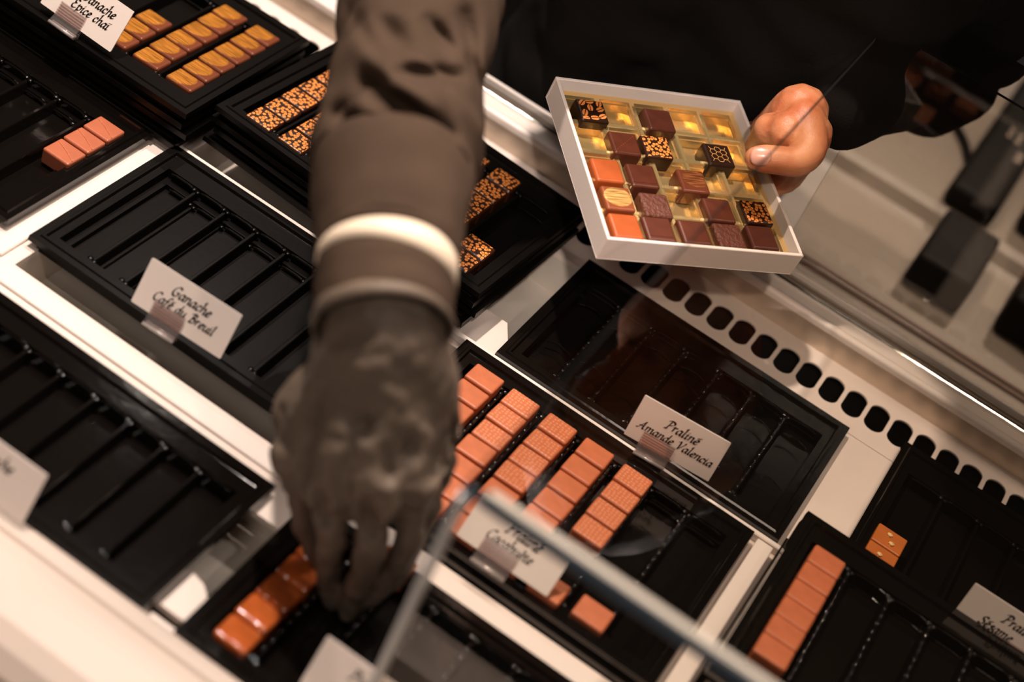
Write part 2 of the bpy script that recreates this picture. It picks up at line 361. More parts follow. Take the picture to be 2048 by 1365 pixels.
# back wall and rail: profile swept along the case
def sweep(bm, prof, x0=XA, x1=XB):
    a = [bm.verts.new((x0, y, z)) for y, z in prof]; b = [bm.verts.new((x1, y, z)) for y, z in prof]; n = len(prof)
    for i in range(n): bm.faces.new((a[i], a[(i+1) % n], b[(i+1) % n], b[i]))
    bm.faces.new(a[::-1]); bm.faces.new(b); bmesh.ops.recalc_face_normals(bm, faces=bm.faces[:])
bm = bmesh.new(); sweep(bm, [(21.9, DZ), (22.15, 1.2), (22.6, 1.2), (22.6, DZ-3), (21.9, DZ-3)]); cpart(bm, 'back_panel', M['steel'])
bm = bmesh.new(); r = .38
prof = [(22.0+r-r*math.cos(t*PI/8), 1.35+r*math.sin(t*PI/8)) for t in range(0, 6)]
prof = [(22.0, 1.0)]+prof+[(22.9, 1.50), (24.2, 1.45), (24.2, -3), (22.6, -3), (22.6, 1.0)]
sweep(bm, prof); cpart(bm, 'back_rail', M['white_gloss'])
bm = bmesh.new(); sweep(bm, [(24.2, 1.75), (24.6, 1.75), (24.6, 1.0), (24.2, 1.0)]); bevel(bm, .08, 2); cpart(bm, 'chrome_channel', M['chrome'])
bm = bmesh.new(); sweep(bm, [(24.6, 1.4), (25.9, 1.4), (25.9, -3), (24.6, -3)]); cpart(bm, 'track_groove', M['seal'])
for yy, hh, mm in ((25.0, 1.55, 'steel'), (25.5, 1.55, 'steel')):
    bm = bmesh.new(); sweep(bm, [(yy, 1.4), (yy, hh), (yy+.12, hh), (yy+.12, 1.4)]); cpart(bm, 'track_rib', M[mm])
bm = bmesh.new(); sweep(bm, [(26.1, 1.8), (26.45, 1.8), (26.45, -3), (26.1, -3)]); bevel(bm, .06, 2); cpart(bm, 'back_edge_strip', M['white_gloss'])
bm = bmesh.new(); box(bm, XA, XB, 26.45, 27.2, -92, 1.0); cpart(bm, 'back_cladding', M['wall'])
# front rail with groove and rolled outer edge
bm = bmesh.new()
sweep(bm, [(-39.2, -3), (-39.2, .35), (-39.5, .5), (-40.4, .5), (-40.6, .3), (-40.8, .3), (-41.0, .5), (-41.6, .55), (-43.2, .5), (-45.0, .25),
           (-46.2, -.35), (-47.2, -1.4), (-47.6, -2.6), (-47.7, -12.0), (-46, -12), (-46, -3)])
o = cpart(bm, 'front_rail', M['front_white'])
bm = bmesh.new(); sweep(bm, [(-50.6, -2.6), (-51.2, -2.3), (-53.8, -2.3), (-54.5, -2.6), (-54.9, -3.4), (-55, -92), (-46, -92), (-46, -11.5), (-50.5, -11.5)]); cpart(bm, 'front_panel', M['front_white'])
bm = bmesh.new(); box(bm, XA, XB, -46, 26.4, -92, -9); cpart(bm, 'cabinet_body', M['white'])
# glass: top pane, front pane, back pane
GX = 10.4; GZ = 26.0
def pane(name, x0, x1, y0, y1, z0, z1, thin, gm, em):
    bm = bmesh.new(); vs, fs = box(bm, x0, x1, y0, y1, z0, z1)
    # faces: 0 bottom 1 top 2 front 3 right 4 back 5 left
    big = {'z': (0, 1), 'y': (2, 4)}[thin]
    for i, f in enumerate(fs): f.material_index = 0 if i in big else (2 if i == 2 else 1)
    return cpart(bm, name, [gm, em, M['edge_navy']])
pane('top_glass', GX, 70, -39.8, 33.2, GZ-.75, GZ, 'z', M['glass'], M['edge'])
pane('front_glass', GX+.3, 70, -39.7, -38.95, .45, GZ-.76, 'y', M['glass'], M['edge'])
pane('back_glass', 12.0, 70, 26.0+.5, 26.0+.9, 1.0, GZ-.8, 'y', M['glass_back'], M['seal'])
bm = bmesh.new(); box(bm, GX+1.0, 70, -38.9, -38.3, GZ-1.9, GZ-.8); bevel(bm, .15, 2); cpart(bm, 'glass_reflection_strip', M['bevel'])  # added strip, white reflection below the glass edge put into its colour
bm = bmesh.new(); box(bm, GX-.1, GX+.32, -40.0, -38.9, .5, GZ-.9); cpart(bm, 'edge_reflection_strip', M['bevel'])  # added strip, reflection on the polished pane edge put into its colour

# ---------------------------------------------------------------- worktop and machines behind the case
wt = empty('back_counter', 'grey-brown counter with a stepped edge behind the display case', 'counter', (30, 70, -92))
def wpart(bm, name, m):
    for v in bm.verts: v.co.x -= 30; v.co.y -= 70; v.co.z += 92
    return finish(bm, name, m, wt)
bm = bmesh.new(); sweep(bm, [(29, -6.2), (56.5, -6.2), (57.5, -5.8), (58.3, -4.6), (59.2, -4.1), (106, -4.1), (106, -8), (29, -8)], 7.5, 75); wpart(bm, 'counter_top', M['worktop'])
bm = bmesh.new(); box(bm, 9, 74, 31, 104, -92, -8); wpart(bm, 'counter_body', M['wall'])
bm = bmesh.new()
for yy in (39.6, 40.6): box(bm, 12.1, 70, yy, yy+.35, -6.2, -5.9)
wpart(bm, 'joint_strip', M['brown_dev'])
def rb(name, parent, m, x0, x1, y0, y1, z0, z1, bev, off):
    bm = bmesh.new(); box(bm, x0-off[0], x1-off[0], y0-off[1], y1-off[1], z0-off[2], z1-off[2]); bevel(bm, bev, 3)
    return finish(bm, name, m, parent)
t = empty('till_terminal', 'long black till terminal with small lit keys lying on the back counter', 'terminal', (23.8, 72, -4.1)); of = (23.8, 72, -4.1)
rb('body', t, M['device'], 20.6, 26.2, 59.4, 97, -4.05, -1.2, .8, of)
rb('base', t, M['device'], 21.8, 28.0, 45.6, 56.3, -6.15, -2.0, .6, of)
for i in range(2):
    for j in range(2):
        rb('key', t, M['device_grey'], 22.6+i*1.1, 23.1+i*1.1, 74.0+j*1.4-i*.3, 74.8+j*1.4-i*.3, -1.22, -1.05, .05, of)
rb('key', t, M['device_grey'], 24.6, 25.4, 70, 70.7, -1.22, -1.08, .05, of)
rb('key', t, M['device_grey'], 24.6, 25.4, 71.3, 72, -1.22, -1.08, .05, of)
t = empty('receipt_printer', 'black boxy machine at the right end of the back counter', 'machine', (38, 76, -4.1)); of = (38, 76, -4.1)
rb('body', t, M['device'], 28.3, 52, 62, 95, -4.05, 1.0, 1.0, of)
rb('front_tray', t, M['device'], 31.5, 52, 47, 56.3, -6.15, -1.2, .8, of)
rb('side_panel', t, M['brown_dev'], 34.5, 52, 46.7, 47.1, -4.0, -1.8, .1, of)
t = empty('card_reader', 'brown and grey box standing at the far back of the counter', 'box', (13.5, 92, -4.1)); of = (13.5, 92, -4.1)
rb('body', t, M['brown_dev'], 10.8, 16.2, 88, 98, -4.1, -1.0, .4, of)
rb('front_panel', t, M['device_grey'], 11.3, 15.8, 87.7, 88.05, -3.8, -2.4, .1, of)
t = bmesh.new(); sphere(t, (0, 0, 0), 1.9, 3, (1, 1.9, .8)); o = finish(t, 'rubber_bulb', M['device'], None, True, (16.9, 89, -2.7)); tag(o, 'rounded black bulb lying beside the brown box on the counter', 'bulb')
cb = bmesh.new(); pts = smooth_path([W(1878, 186, -3.6), W(1890, 215, -3.6), W(1912, 250, -3.6), W(1930, 285, -3.6), W(1938, 320, -3.6)], 6)
tube(cb, pts, .42, 10); o = finish(cb, 'power_cable', M['device'], None, True); tag(o, 'thick black cable curving across the back counter to the till terminal', 'cable')
o = bbox_obj('indicator_knob', M['chrome'], -.35, .35, -.35, .35, 0, .4, .12); o.location = W(1848, 606, -2.0)*S; o.location.z = -2.0*S+.001
tag(o, 'small shiny round knob on the front of the till terminal', 'knob')

# ---------------------------------------------------------------- trays
def tray_bm(w_, d_, nch, back=2.6, front=1.5, side=1.5, depth=1.3, wells=True, bead=False, arcs=False, skirt=.45):
    """thermoformed tray: flat rim, turned-down skirt, long channels divided by ridges (origin: centre of the rim plane)"""
    bm = bmesh.new(); x0, x1, y0, y1 = -w_/2, w_/2, -d_/2, d_/2
    ix0, ix1, iy0, iy1 = x0+side, x1-side, y0+front, y1-back
    def ringrect(a, b, c, d, z): return [bm.verts.new(p) for p in ((a, c, z), (b, c, z), (b, d, z), (a, d, z))]
    R0 = ringrect(x0-.05, x1+.05, y0-.05, y1+.05, -skirt); R1 = ringrect(x0, x1, y0, y1, 0)
    R2 = ringrect(x0+.5, x1-.5, y0+.5, y1-.5, 0); R3 = ringrect(x0+.6, x1-.6, y0+.6, y1-.6, .12)
    R4 = ringrect(x0+.8, x1-.8, y0+.8, y1-.8, .12); R5 = ringrect(x0+.9, x1-.9, y0+.9, y1-.9, -.12)
    R6 = ringrect(ix0, ix1, iy0, iy1, -.12)
    rr = [R0, R1, R2, R3, R4, R5, R6]
    if wells:
        R7 = ringrect(ix0+.12, ix1-.12, iy0+.12, iy1-.15, -depth); rr.append(R7)
    for A, B in zip(rr, rr[1:]):
        for k in range(4): bm.faces.new((A[k], A[(k+1) % 4], B[(k+1) % 4], B[k]))
    bm.faces.new(rr[-1])
    if wells:
        p = (ix1-ix0)/nch
        for i in range(1, nch):
            xx = ix0+i*p
            a = [(-.34, -depth), (-.16, -.42), (-.1, -.34), (.1, -.34), (.16, -.42), (.34, -depth)]
            A = [bm.verts.new((xx+u, iy0, v)) for u, v in a]; B = [bm.verts.new((xx+u, iy1, v)) for u, v in a]
            for k in range(5): bm.faces.new((A[k], A[k+1], B[k+1], B[k]))
            # raised pips where ridge and end wall meet
            for yy in (iy1-.25, iy0+.25): sphere(bm, (xx-.2, yy, -.25), .24, 2, (1, 1, .55)); sphere(bm, (xx+.22, yy-.1, -.25), .2, 2, (1, 1, .55))
            if bead:
                ny = int((iy1-iy0)/.9)
                for j in range(ny): sphere(bm, (xx, iy0+.5+j*.9, -.36), .2, 2, (1, 1.3, .6))
        # narrow top step at far wall of each channel
        for i in range(nch):
            xa, xb = ix0+i*p+.45, ix0+(i+1)*p-.45
            tube(bm, [(xa, iy1-.16, -.33), (xa*.8+xb*.2, iy1-.14, -.26), (xa*.2+xb*.8, iy1-.14, -.26), (xb, iy1-.16, -.33)], .11, 10)
            if arcs:
                for q, off in enumerate((2.4, 8.2)):
                    oy = iy1-off-.35*math.sin(i*1.7+q)
                    pp = [(xa+(xb-xa)*s/6, oy+.45*math.sin(PI*s/6), -depth+.75) for s in range(7)]
                    tube(bm, pp, .07, 6)
    for f in bm.faces: f.smooth = len(f.verts) == 3
    bmesh.ops.recalc_face_normals(bm, faces=bm.faces[:])
    return bm
def tray(key, x0, x1, y0, y1, z, nch, label, yaw=0, m='black', layers=0, gap=1.05, lz=None, shift=(.12, .1), **kw):
    bm = tray_bm(x1-x0, y1-y0, nch, **kw)
    o = finish(bm, 'chocolate_tray', M[m], None, False, ((x0+x1)/2, (y0+y1)/2, z)); o.rotation_euler.z = math.radians(yaw)
    tag(o, label, 'tray', 'black chocolate trays in the case')
    for k in range(layers):
        low = z-gap*(k+1) < -.6; sk = (1.0 if not low else .93)
        kw2 = dict(kw); kw2['bead'] = False; kw2['arcs'] = False
        bm = tray_bm((x1-x0)*(1 if not low else .95), (y1-y0)*sk, nch, **kw2)
        q = finish(bm, 'spare_tray', M[m], None, False, ((x0+x1)/2+shift[0]*(k+1)*(1 if k % 2 else -.6), (y0+y1)/2+shift[1]*(k+1)*(1 if k % 2 else -1), z-gap*(k+1)))
        q.rotation_euler.z = math.radians(yaw+(k % 2)*.5-.2)
        short = {'TL': 'of gold-brushed chocolates', 'M': 'of pebble-dotted chocolates', 'L1': 'with three pinkish chocolates', 'L2': 'behind the Café du Breuil card', 'M2': 'behind the Cacahuète card', 'R1': 'behind the Amande Valencia card', 'R3': 'with one column of six chocolates'}[key]
        tag(q, 'spare black tray %s from the top beneath the tray %s' % (['second','third','fourth','fifth'][k], short), 'tray', 'stacked spare trays under the display trays')
    return o
T = {}
T['TL'] = tray('TL', -57, -30.5, -3.0, 13.8, 3.5, 7, 'black tray of gold-brushed chocolates at top left, behind the card reading Épice chaï', layers=3, depth=1.5, front=2.3)
T['M'] = tray('M', -29.4, -3.0, -.8, 15.3, 3.5, 7, 'black tray of orange pebble-dotted chocolates behind the outstretched sleeve', yaw=-3.2, layers=3, depth=1.5)
T['L1'] = tray('L1', -60, -33.0, -19.4, -2.7, 0, 8, 'black tray with three pinkish chocolates in its last channel at the left side', layers=2, gap=.75, m='black_sleek')
T['L2'] = tray('L2', -31.0, -4.6, -19.4, -2.7, 0, 8, 'empty black tray behind the card reading Café du Breuil', layers=2, gap=.75, shift=(.1, .3))
T['L3'] = tray('L3', -31, -4.5, -38.9, -25.2, 0, 8, 'empty black tray at lower left, tucked against the white front rail', m='black_sleek', bead=False, back=2.2)
T['M2'] = tray('M2', -2.6, 23.3, -20.9, -2.9, .2, 7, 'black tray with five columns of milk chocolates behind the card reading Cacahuète', layers=3, gap=.7, m='black_sleek', bead=True, back=1.9, shift=(.05, .45))
T['M3'] = tray('M3', -2.1, 23.4, -38.8, -24.4, .2, 7, 'black tray under the gloved hand holding glazed orange chocolates', m='black_sleek', bead=True, back=1.3)
T['R1'] = tray('R1', -.3, 25.1, -2.0, 14.0, 0, 7, 'empty black tray with arched compartments behind the card reading Amande Valencia', layers=1, gap=.5, m='black_sleek', bead=True, arcs=True, shift=(0, 0))
T['R2'] = tray('R2', 29.4, 55.5, -1.5, 16.6, 0, 7, 'black tray at right holding two caramel squares with nut pieces', layers=0, m='black_sleek', back=3.2)
p0 = W(1617, 1022, 3.2); 
T['R3'] = tray('R3', p0.x, p0.x+26, p0.y-17.5, p0.y, 3.2, 7, 'black tray at lower right with one column of six milk chocolates', layers=3, m='black_sleek', bead=True, back=2.4, side=1.4)
T['R4'] = tray('R4', 26.0, 52, -38.8, -24.4, .2, 7, 'black tray at the bottom right corner seen through the front glass', m='black_sleek', bead=True)

# ---------------------------------------------------------------- chocolates
def choc_mesh(name, m, wx=2.5, wy=2.0, h=1.4, bev=.16):
    bev *= 1.25
    bm = bmesh.new(); vs, fs = box(bm, -wx/2, wx/2, -wy/2, wy/2, -h, 0)
    for v in vs[:4]: v.co.x *= 1.0; v.co.y *= 1.0
    bevel(bm, bev, 3)
    for v in bm.verts: v.co *= S
    me = bpy.data.meshes.new(name); bm.to_mesh(me); bm.free(); me.materials.append(M[m])
    for p in me.polygons: p.use_smooth = False
    return me
def put(me, name, loc, label, group, rot=(0, 0, 0), cat='chocolate'):
    o = bpy.data.objects.new(name, me); C.objects.link(o); o.location = Vector(loc)*S; o.rotation_euler = rot
    return tag(o, label, cat, group)
ORD = ['first', 'second', 'third', 'fourth', 'fifth', 'sixth', 'seventh', 'eighth']
def J(a=.06): return random.uniform(-a, a)
# gold brushed, top-left tray
me = choc_mesh('gold_brushed_chocolate', 'gold_brush', 2.55, 1.98)
gz = 3.6
for ci, (xl, word, yf, cnt) in enumerate(((-34.55, 'right', -.62, 6), (-37.95, 'middle', -.62, 6), (-41.2, 'left', -.62, 3))):
    for k in range(cnt):
        put(me, 'gold_brushed_chocolate', (xl+1.27+J(.04), yf+1.04+k*2.07+J(.03), gz), 'gold-brushed chocolate, %s from the front in the %s column of the top left tray' % (ORD[k], word),
            'gold-brushed chocolates in the top left tray', (math.radians(-3), 0, math.radians(J(1))))
# pebble dotted, tray behind the sleeve (tray is turned a little)
me = choc_mesh('pebble_dotted_chocolate', 'pebble', 2.55, 2.2, bev=.2)
ya = math.radians(-3.2); mc = Vector((-16.2, 7.25, 0))
def mrot(x, y): v = Vector((x, y, 0))-mc; return mc+Matrix.Rotation(ya, 3, 'Z') @ v
for ci, x_ in enumerate((-27.3, -24.0, -20.7, -17.4, -14.1, -10.8, -7.5)):
    rng = [range(6), range(6), range(0), range(0), range(1, 6), range(1, 6), range(0, 2)][ci]
    for k in rng:
        p = mrot(x_+1.27, 1.25+k*2.24)
        put(me, 'pebble_dotted_chocolate', (p.x+J(.04), p.y+J(.04), 3.62),
            'chocolate with orange pebble dots, %s from the front in the %s column of its tray' % (ORD[k], ORD[ci]), 'orange pebble-dotted chocolates behind the sleeve', (0, 0, ya+math.radians(J(1.5))))
# three pinkish chocolates
me = choc_mesh('rosy_chocolate', 'rose', 2.5, 2.15, bev=.14)
for k, wd in enumerate(('nearest', 'middle', 'farthest')):
    o = put(me, 'rosy_chocolate', (-35.5, -10.55+k*2.28, .25), 'pinkish milk chocolate with a fine diagonal line, %s of three in the left tray' % wd, 'three pinkish chocolates in the left tray', (math.radians(-2), 0, 0))
    bm = bmesh.new(); tube(bm, [(-1.15, .55, .0), (0, .12, .015), (1.15, -.5, 0)], .035, 6); finish(bm, 'diagonal_line', M['milk_dots'], o)
# milk chocolates, centre tray
meP = choc_mesh('milk_chocolate_square', 'milk', 2.5, 2.1, bev=.14); meD = choc_mesh('milk_chocolate_square', 'milk_dots', 2.5, 2.1, bev=.14)
zz = .75
colx = [W(1025-160, 700, zz).x]
lefts = [W(905, 770, zz), W(1025, 792, zz), W(1101, 828, zz), W(1169, 876, zz), W(1257, 926, zz)]
xs_ = [-.55, 2.75, 6.05, 9.35, 12.75]
for ci, x_ in enumerate(xs_):
    top = [-4.9, -4.9, -4.95, -4.95, -5.0][ci]
    for k in range(7):
        if ci == 4 and k in (4, 5): continue
        y_ = top-1.07-k*2.2
        mm = meD if (ci in (1, 2) and k < 3) or (ci == 4) or (ci == 2 and k == 3) else meP
        put(mm, 'milk_chocolate_square', (x_+1.25+J(.04), y_+J(.03), zz+J(.03)),
            'orange-brown milk chocolate, %s from the back in the %s column of the Cacahuète tray' % (ORD[k], ORD[ci]), 'milk chocolates in the centre tray', (math.radians(-3), 0, math.radians(J(1.2))))
put(meP, 'milk_chocolate_square', (17.4, -19.0, zz), 'lone milk chocolate in the sixth column, near the front of the Cacahuète tray', 'milk chocolates in the centre tray')
# column of six, lower-right tray
me = choc_mesh('smooth_milk_chocolate', 'milk', 2.5, 2.12, bev=.16)
a = W(1663, 1106, 3.9); b = W(1540, 1322, 3.9)
for k in range(6):
    p = a.lerp(b, (k+.5)/6)
    p = Vector((a.x+.05, a.y+(b.y-a.y)*(k+.5)/6, 3.9))
    put(me, 'smooth_milk_chocolate', (p.x, p.y, 3.9+J(.02)), 'smooth milk chocolate, %s from the back in the lone column of the lower right tray' % ORD[k], 'column of six milk chocolates', (math.radians(-3), 0, math.radians(J(.8))))
# two caramel squares
me = choc_mesh('caramel_square', 'caramel', 2.5, 2.15, bev=.1)
cpx = W(1796, 1066, .4); c2 = W(1762, 1110, .4)
for k, (p, wd, nn) in enumerate(((Vector((32.0, 5.1-.5, .4)), 'rear', 2), (Vector((32.0, 2.85-.5, .4)), 'front', 1))):
    o = put(me, 'caramel_square', p, 'orange caramel square with %s, %s of the two in the right tray' % (('nut pieces', 'a single nut piece')[k], wd), 'caramel squares in the right tray')
    for i in range(nn):
        bm = bmesh.new(); sphere(bm, ((-.15, .25)[i], (.35, -.45)[i] if nn == 2 else .05, .05), .27, 1, (1, .8, .7)); finish(bm, 'nut_piece', M['nut'], o)
# glazed chocolates under the hand
me = choc_mesh('glazed_chocolate', 'syrup', 2.45, 2.05, bev=.2)
for k in range(5):
    put(me, 'glazed_chocolate', (.95+J(.06), -36.6+k*2.12, .62+J(.03)), 'glossy glazed orange chocolate, %s from the front in the column left of the gloved fingers' % ORD[k], 'glazed chocolates beside the gloved hand', (math.radians(-2), 0, math.radians(J(2))))
p = W(793, 1125, .6); put(me, 'glazed_chocolate', (p.x, p.y, .6), 'glazed orange chocolate peeking out right of the gloved fingers', 'glazed chocolates beside the gloved hand')

# ---------------------------------------------------------------- name cards in clear clips
G = {
 'P': (.62, [[(.16, 0), (.22, .45), (.26, .84)], [(.04, .76), (.2, .86), (.42, .84), (.56, .68), (.44, .48), (.26, .40)], [(.04, 0), (.26, .02)]]),
 'r': (.38, [[(.0, .42), (.09, .48), (.09, 0)], [(.09, .3), (.2, .46), (.33, .46)]]),
 'a': (.50, [[(.36, .42), (.22, .49), (.06, .32), (.05, .1), (.15, .0), (.28, .12), (.37, .32)], [(.38, .48), (.36, .14), (.40, .01), (.50, .07)]]),
 'l': (.26, [[(.02, .84), (.09, .9), (.08, .3), (.11, .02), (.22, .06)]]),
 'i': (.26, [[(.0, .42), (.09, .48), (.08, .12), (.12, .0), (.22, .06)], [(.11, .68), (.13, .70)]]),
 'n': (.50, [[(.0, .42), (.09, .48), (.08, 0)], [(.09, .3), (.22, .47), (.35, .44), (.36, .12), (.40, 0), (.5, .06)]]),
 'm': (.76, [[(.0, .42), (.09, .48), (.08, 0)], [(.09, .3), (.22, .47), (.34, .44), (.34, 0)], [(.35, .3), (.48, .47), (.6, .44), (.61, .12), (.65, 0), (.75, .06)]]),
 'e': (.42, [[(.08, .24), (.26, .28), (.34, .38), (.24, .49), (.1, .4), (.05, .18), (.15, .0), (.36, .08)]]),
 'A': (.74, [[(.02, .02), (.12, .02), (.34, .5), (.48, .86)], [(.48, .86), (.50, .4), (.54, .05), (.68, .04)], [(.16, .32), (.52, .34)]]),
 'd': (.50, [[(.36, .42), (.22, .49), (.06, .32), (.05, .1), (.15, .0), (.28, .12), (.37, .32)], [(.38, .9), (.36, .14), (.40, .01), (.50, .07)]]),
 'V': (.64, [[(.0, .74), (.12, .84), (.2, .5), (.24, 0)], [(.24, 0), (.42, .4), (.56, .8), (.5, .88)]]),
 'c': (.40, [[(.34, .40), (.24, .49), (.09, .38), (.05, .16), (.15, .0), (.35, .08)]]),
 'C': (.62, [[(.54, .74), (.42, .86), (.2, .74), (.06, .4), (.14, .08), (.32, .0), (.54, .14)]]),
 'G': (.68, [[(.56, .74), (.42, .86), (.2, .74), (.06, .4), (.14, .08), (.32, .0), (.5, .1), (.54, .36)], [(.38, .36), (.62, .36)]]),
 'h': (.50, [[(.02, .84), (.1, .9), (.08, 0)], [(.09, .3), (.22, .47), (.35, .44), (.36, .12), (.40, 0), (.5, .06)]]),
 'u': (.50, [[(.0, .42), (.08, .48), (.07, .14), (.16, 0), (.3, .12), (.37, .4)], [(.38, .48), (.37, .12), (.41, 0), (.5, .07)]]),
 't': (.34, [[(.12, .66), (.1, .2), (.15, .0), (.29, .08)], [(.0, .46), (.28, .47)]]),
 'f': (.36, [[(.4, .84), (.28, .9), (.18, .7), (.13, .2), (.06, -.2), (-.04, -.24)], [(.02, .46), (.32, .47)]]),
 'B': (.62, [[(.16, 0), (.22, .45), (.26, .84)], [(.04, .76), (.22, .86), (.44, .82), (.46, .62), (.26, .46), (.48, .4), (.52, .14), (.34, .0), (.06, .02)]]),
 'p': (.50, [[(.02, .42), (.1, .5), (.06, -.28)], [(.09, .3), (.2, .46), (.38, .42), (.4, .16), (.26, 0), (.1, .06)]]),
 'S': (.54, [[(.48, .76), (.36, .87), (.16, .78), (.18, .56), (.4, .38), (.42, .12), (.24, 0), (.04, .1)]]),
 's': (.38, [[(.32, .42), (.2, .49), (.08, .4), (.2, .27), (.3, .14), (.2, .0), (.04, .06)]]),
 'E': (.58, [[(.5, .8), (.34, .88), (.16, .74), (.2, .54), (.36, .48)], [(.3, .48), (.08, .34), (.1, .08), (.28, 0), (.52, .12)]]),
}
def text_bm(bm, s, x, y, h, nibw=.19, shear=.22, place=None):
    acc = {'é': ('e', 'a'), 'è': ('e', 'g'), 'ï': ('i', 'd'), 'É': ('E', 'a')}
    nib = Vector((math.cos(.75), math.sin(.75)))*nibw*.5
    for ch in s:
        if ch == ' ': x += .34*h; continue
        base, a_ = acc.get(ch, (ch, None)); wd, strokes = G[base]; strokes = list(strokes)
        if a_ and base == 'i': strokes = strokes[:1]
        top = .94 if base == 'E' else .62
        if a_ == 'a': strokes.append([(.13, top+.02), (.36, top+.13)]); strokes.append([(.15, top-.02), (.38, top+.11)])
        if a_ == 'g': strokes.append([(.10, top+.14), (.28, top)])
        if a_ == 'd': strokes.append([(.02, .68), (.05, .71)]); strokes.append([(.2, .68), (.23, .71)])
        for st in strokes:
            pts = [Vector((p[0], p[1], 0)) for p in st]
            if len(pts) > 2: pts = smooth_path(pts, 5)
            P2 = [Vector((p.x+shear*p.y, p.y)) for p in pts]
            for p, q in zip(P2, P2[1:]):
                quad = [p-nib, p+nib, q+nib, q-nib]
                if (q-p).x*nib.y-(q-p).y*nib.x > 0: quad.reverse()
                vs = [bm.verts.new(place(x+v.x*h, y+v.y*h)) for v in quad]
                bm.faces.new(vs)
                th = Vector((-nib.y, nib.x))*.22
                vs = [bm.verts.new(place(x+v.x*h, y+v.y*h)) for v in (p-nib-th, p+nib-th, p+nib+th, p-nib+th)]; bm.faces.new(vs)
        x += wd*h*1.02
    return x
def text_w(s, h): return sum(.34*h if c == ' ' else G[{'é': 'e', 'è': 'e', 'ï': 'i', 'É': 'E'}.get(c, c)][0]*h*1.02 for c in s)
def name_card(bl, wd, yaw, back, up, lines, label, clip_label, clip_x=.36, hts=None, clipw=2.6):
    h = math.hypot(back, up); tilt = math.atan2(back, up)
    ex = Vector((math.cos(yaw), math.sin(yaw), 0)); eb = Vector((-ex.y, ex.x, 0))
    eu = (eb*back+Vector((0, 0, up)))/h; en = ex.cross(eu)                # en looks to the customer
    root = empty('name_card', label, 'label card', bl)
    def pl(u, v, t=0.0): return ex*u+eu*v+en*t
    bm = bmesh.new(); n = 4; r = .09; out = []
    for cx, cy, a0 in ((wd-r, r, -PI/2), (wd-r, h-r, 0), (r, h-r, PI/2), (r, r, PI)):
        for k in range(n+1): out.append((cx+r*math.cos(a0+k*PI/2/n), cy+r*math.sin(a0+k*PI/2/n)))
    A = [bm.verts.new(pl(u, v, .04)) for u, v in out]; B = [bm.verts.new(pl(u, v, -.04)) for u, v in out]
    bm.faces.new(A); bm.faces.new(B[::-1])
    for k in range(len(A)): bm.faces.new((A[k], B[k], B[(k+1) % len(A)], A[(k+1) % len(A)]))
    crd = finish(bm, 'card', M['card'], root)
    for i, (s, size, vy, cxo) in enumerate(lines):
        bm = bmesh.new(); tw = text_w(s, size)
        text_bm(bm, s, wd*cxo-tw/2, h*vy, size, place=lambda u, v: pl(u, v, .055))
        bmesh.ops.recalc_face_normals(bm, faces=bm.faces[:]); o = finish(bm, 'lettering', M['ink'], crd)
        o['label'] = 'dark calligraphic words ' + s
    # clip: folded clear acrylic with ribs
    cl = empty('card_clip', clip_label, 'clip', bl, 0, 'clear ribbed clips holding the name cards')
    u0 = wd*clip_x-clipw/2; u1 = u0+clipw
    def sheet(name, prof, m_):
        bm = bmesh.new(); A = [bm.verts.new(pl(u0, v, t)) for v, t in prof]; B = [bm.verts.new(pl(u1, v, t)) for v, t in prof]
        for k in range(len(prof)-1): bm.faces.new((A[k], A[k+1], B[k+1], B[k]))
        o = finish(bm, name, m_, cl); so = o.modifiers.new('s', 'SOLIDIFY'); so.thickness = .08*S; so.offset = 0; return o
    sheet('front_lip', [(1.15, .14), (.0, .16), (-.75, .5)], M['acrylic'])
    sheet('back_lip', [(1.5, -.14), (0, -.16), (-.75, -.25)], M['acrylic'])
    bm = bmesh.new()
    for q in range(6):
        v = 1.05-q*.22; t_ = .17 if v > 0 else .17-v*.35
        tube(bm, [pl(u0, v, t_+.04), pl(u1, v, t_+.04)], .035, 6)
    finish(bm, 'rib', M['acrylic_rib'], cl)
    bm = bmesh.new(); tube(bm, [pl(u0, -.72, .42), pl(u1, -.72, .42)], .14, 10); tube(bm, [pl(u0+.1, -.7, .05), pl(u1-.1, -.7, .05)], .22, 10)
    finish(bm, 'foot_roll', M['acrylic_foot'], cl, True)
R_ = math.radians
name_card((11.38, -3.03, 1.2), 7.13, R_(6.2), .75, 3.66, [('Praliné', .92, .58, .52), ('Amande Valencia', .84, .30, .51)],
          'cream name card reading Praliné Amande Valencia, behind the top glass at the centre', 'clear clip holding the Praliné Amande Valencia card')
name_card((-21.27, -20.11, 1.2), 7.68, R_(2.2), 1.54, 3.23, [('Ganache', .92, .58, .52), ('Café du Breuil', .84, .30, .50)],
          'cream name card reading Ganache Café du Breuil, in front of the empty left tray', 'clear clip holding the Ganache Café du Breuil card', .38)
name_card((7.01, -20.5, 1.0), 7.3, R_(.5), 2.3, 2.6, [('Praliné', .92, .58, .54), ('Cacahuète', .84, .30, .47)],
          'cream name card reading Praliné Cacahuète, seen below the thick glass edge', 'clear clip holding the Praliné Cacahuète card', .42, clipw=2.7)
name_card((-45.9, -2.4, 4.3), 7.43, R_(-2.5), 1.97, 3.13, [('Ganache', .92, .60, .62), ('Épice chaï', .90, .33, .58)],
          'cream name card reading Ganache Épice chaï at the top left corner', 'clear clip holding the Ganache Épice chaï card', .40)
name_card((38.05, -1.3, 2.2), 7.4, R_(.5), 1.0, 3.3, [('Praliné', .92, .60, .58), ('Sésame', .86, .30, .40)],
          'cream name card cut off by the right edge, reading Praliné', 'clear clip holding the card at the right edge', .6)
p = W(45, 1048, 1.0)
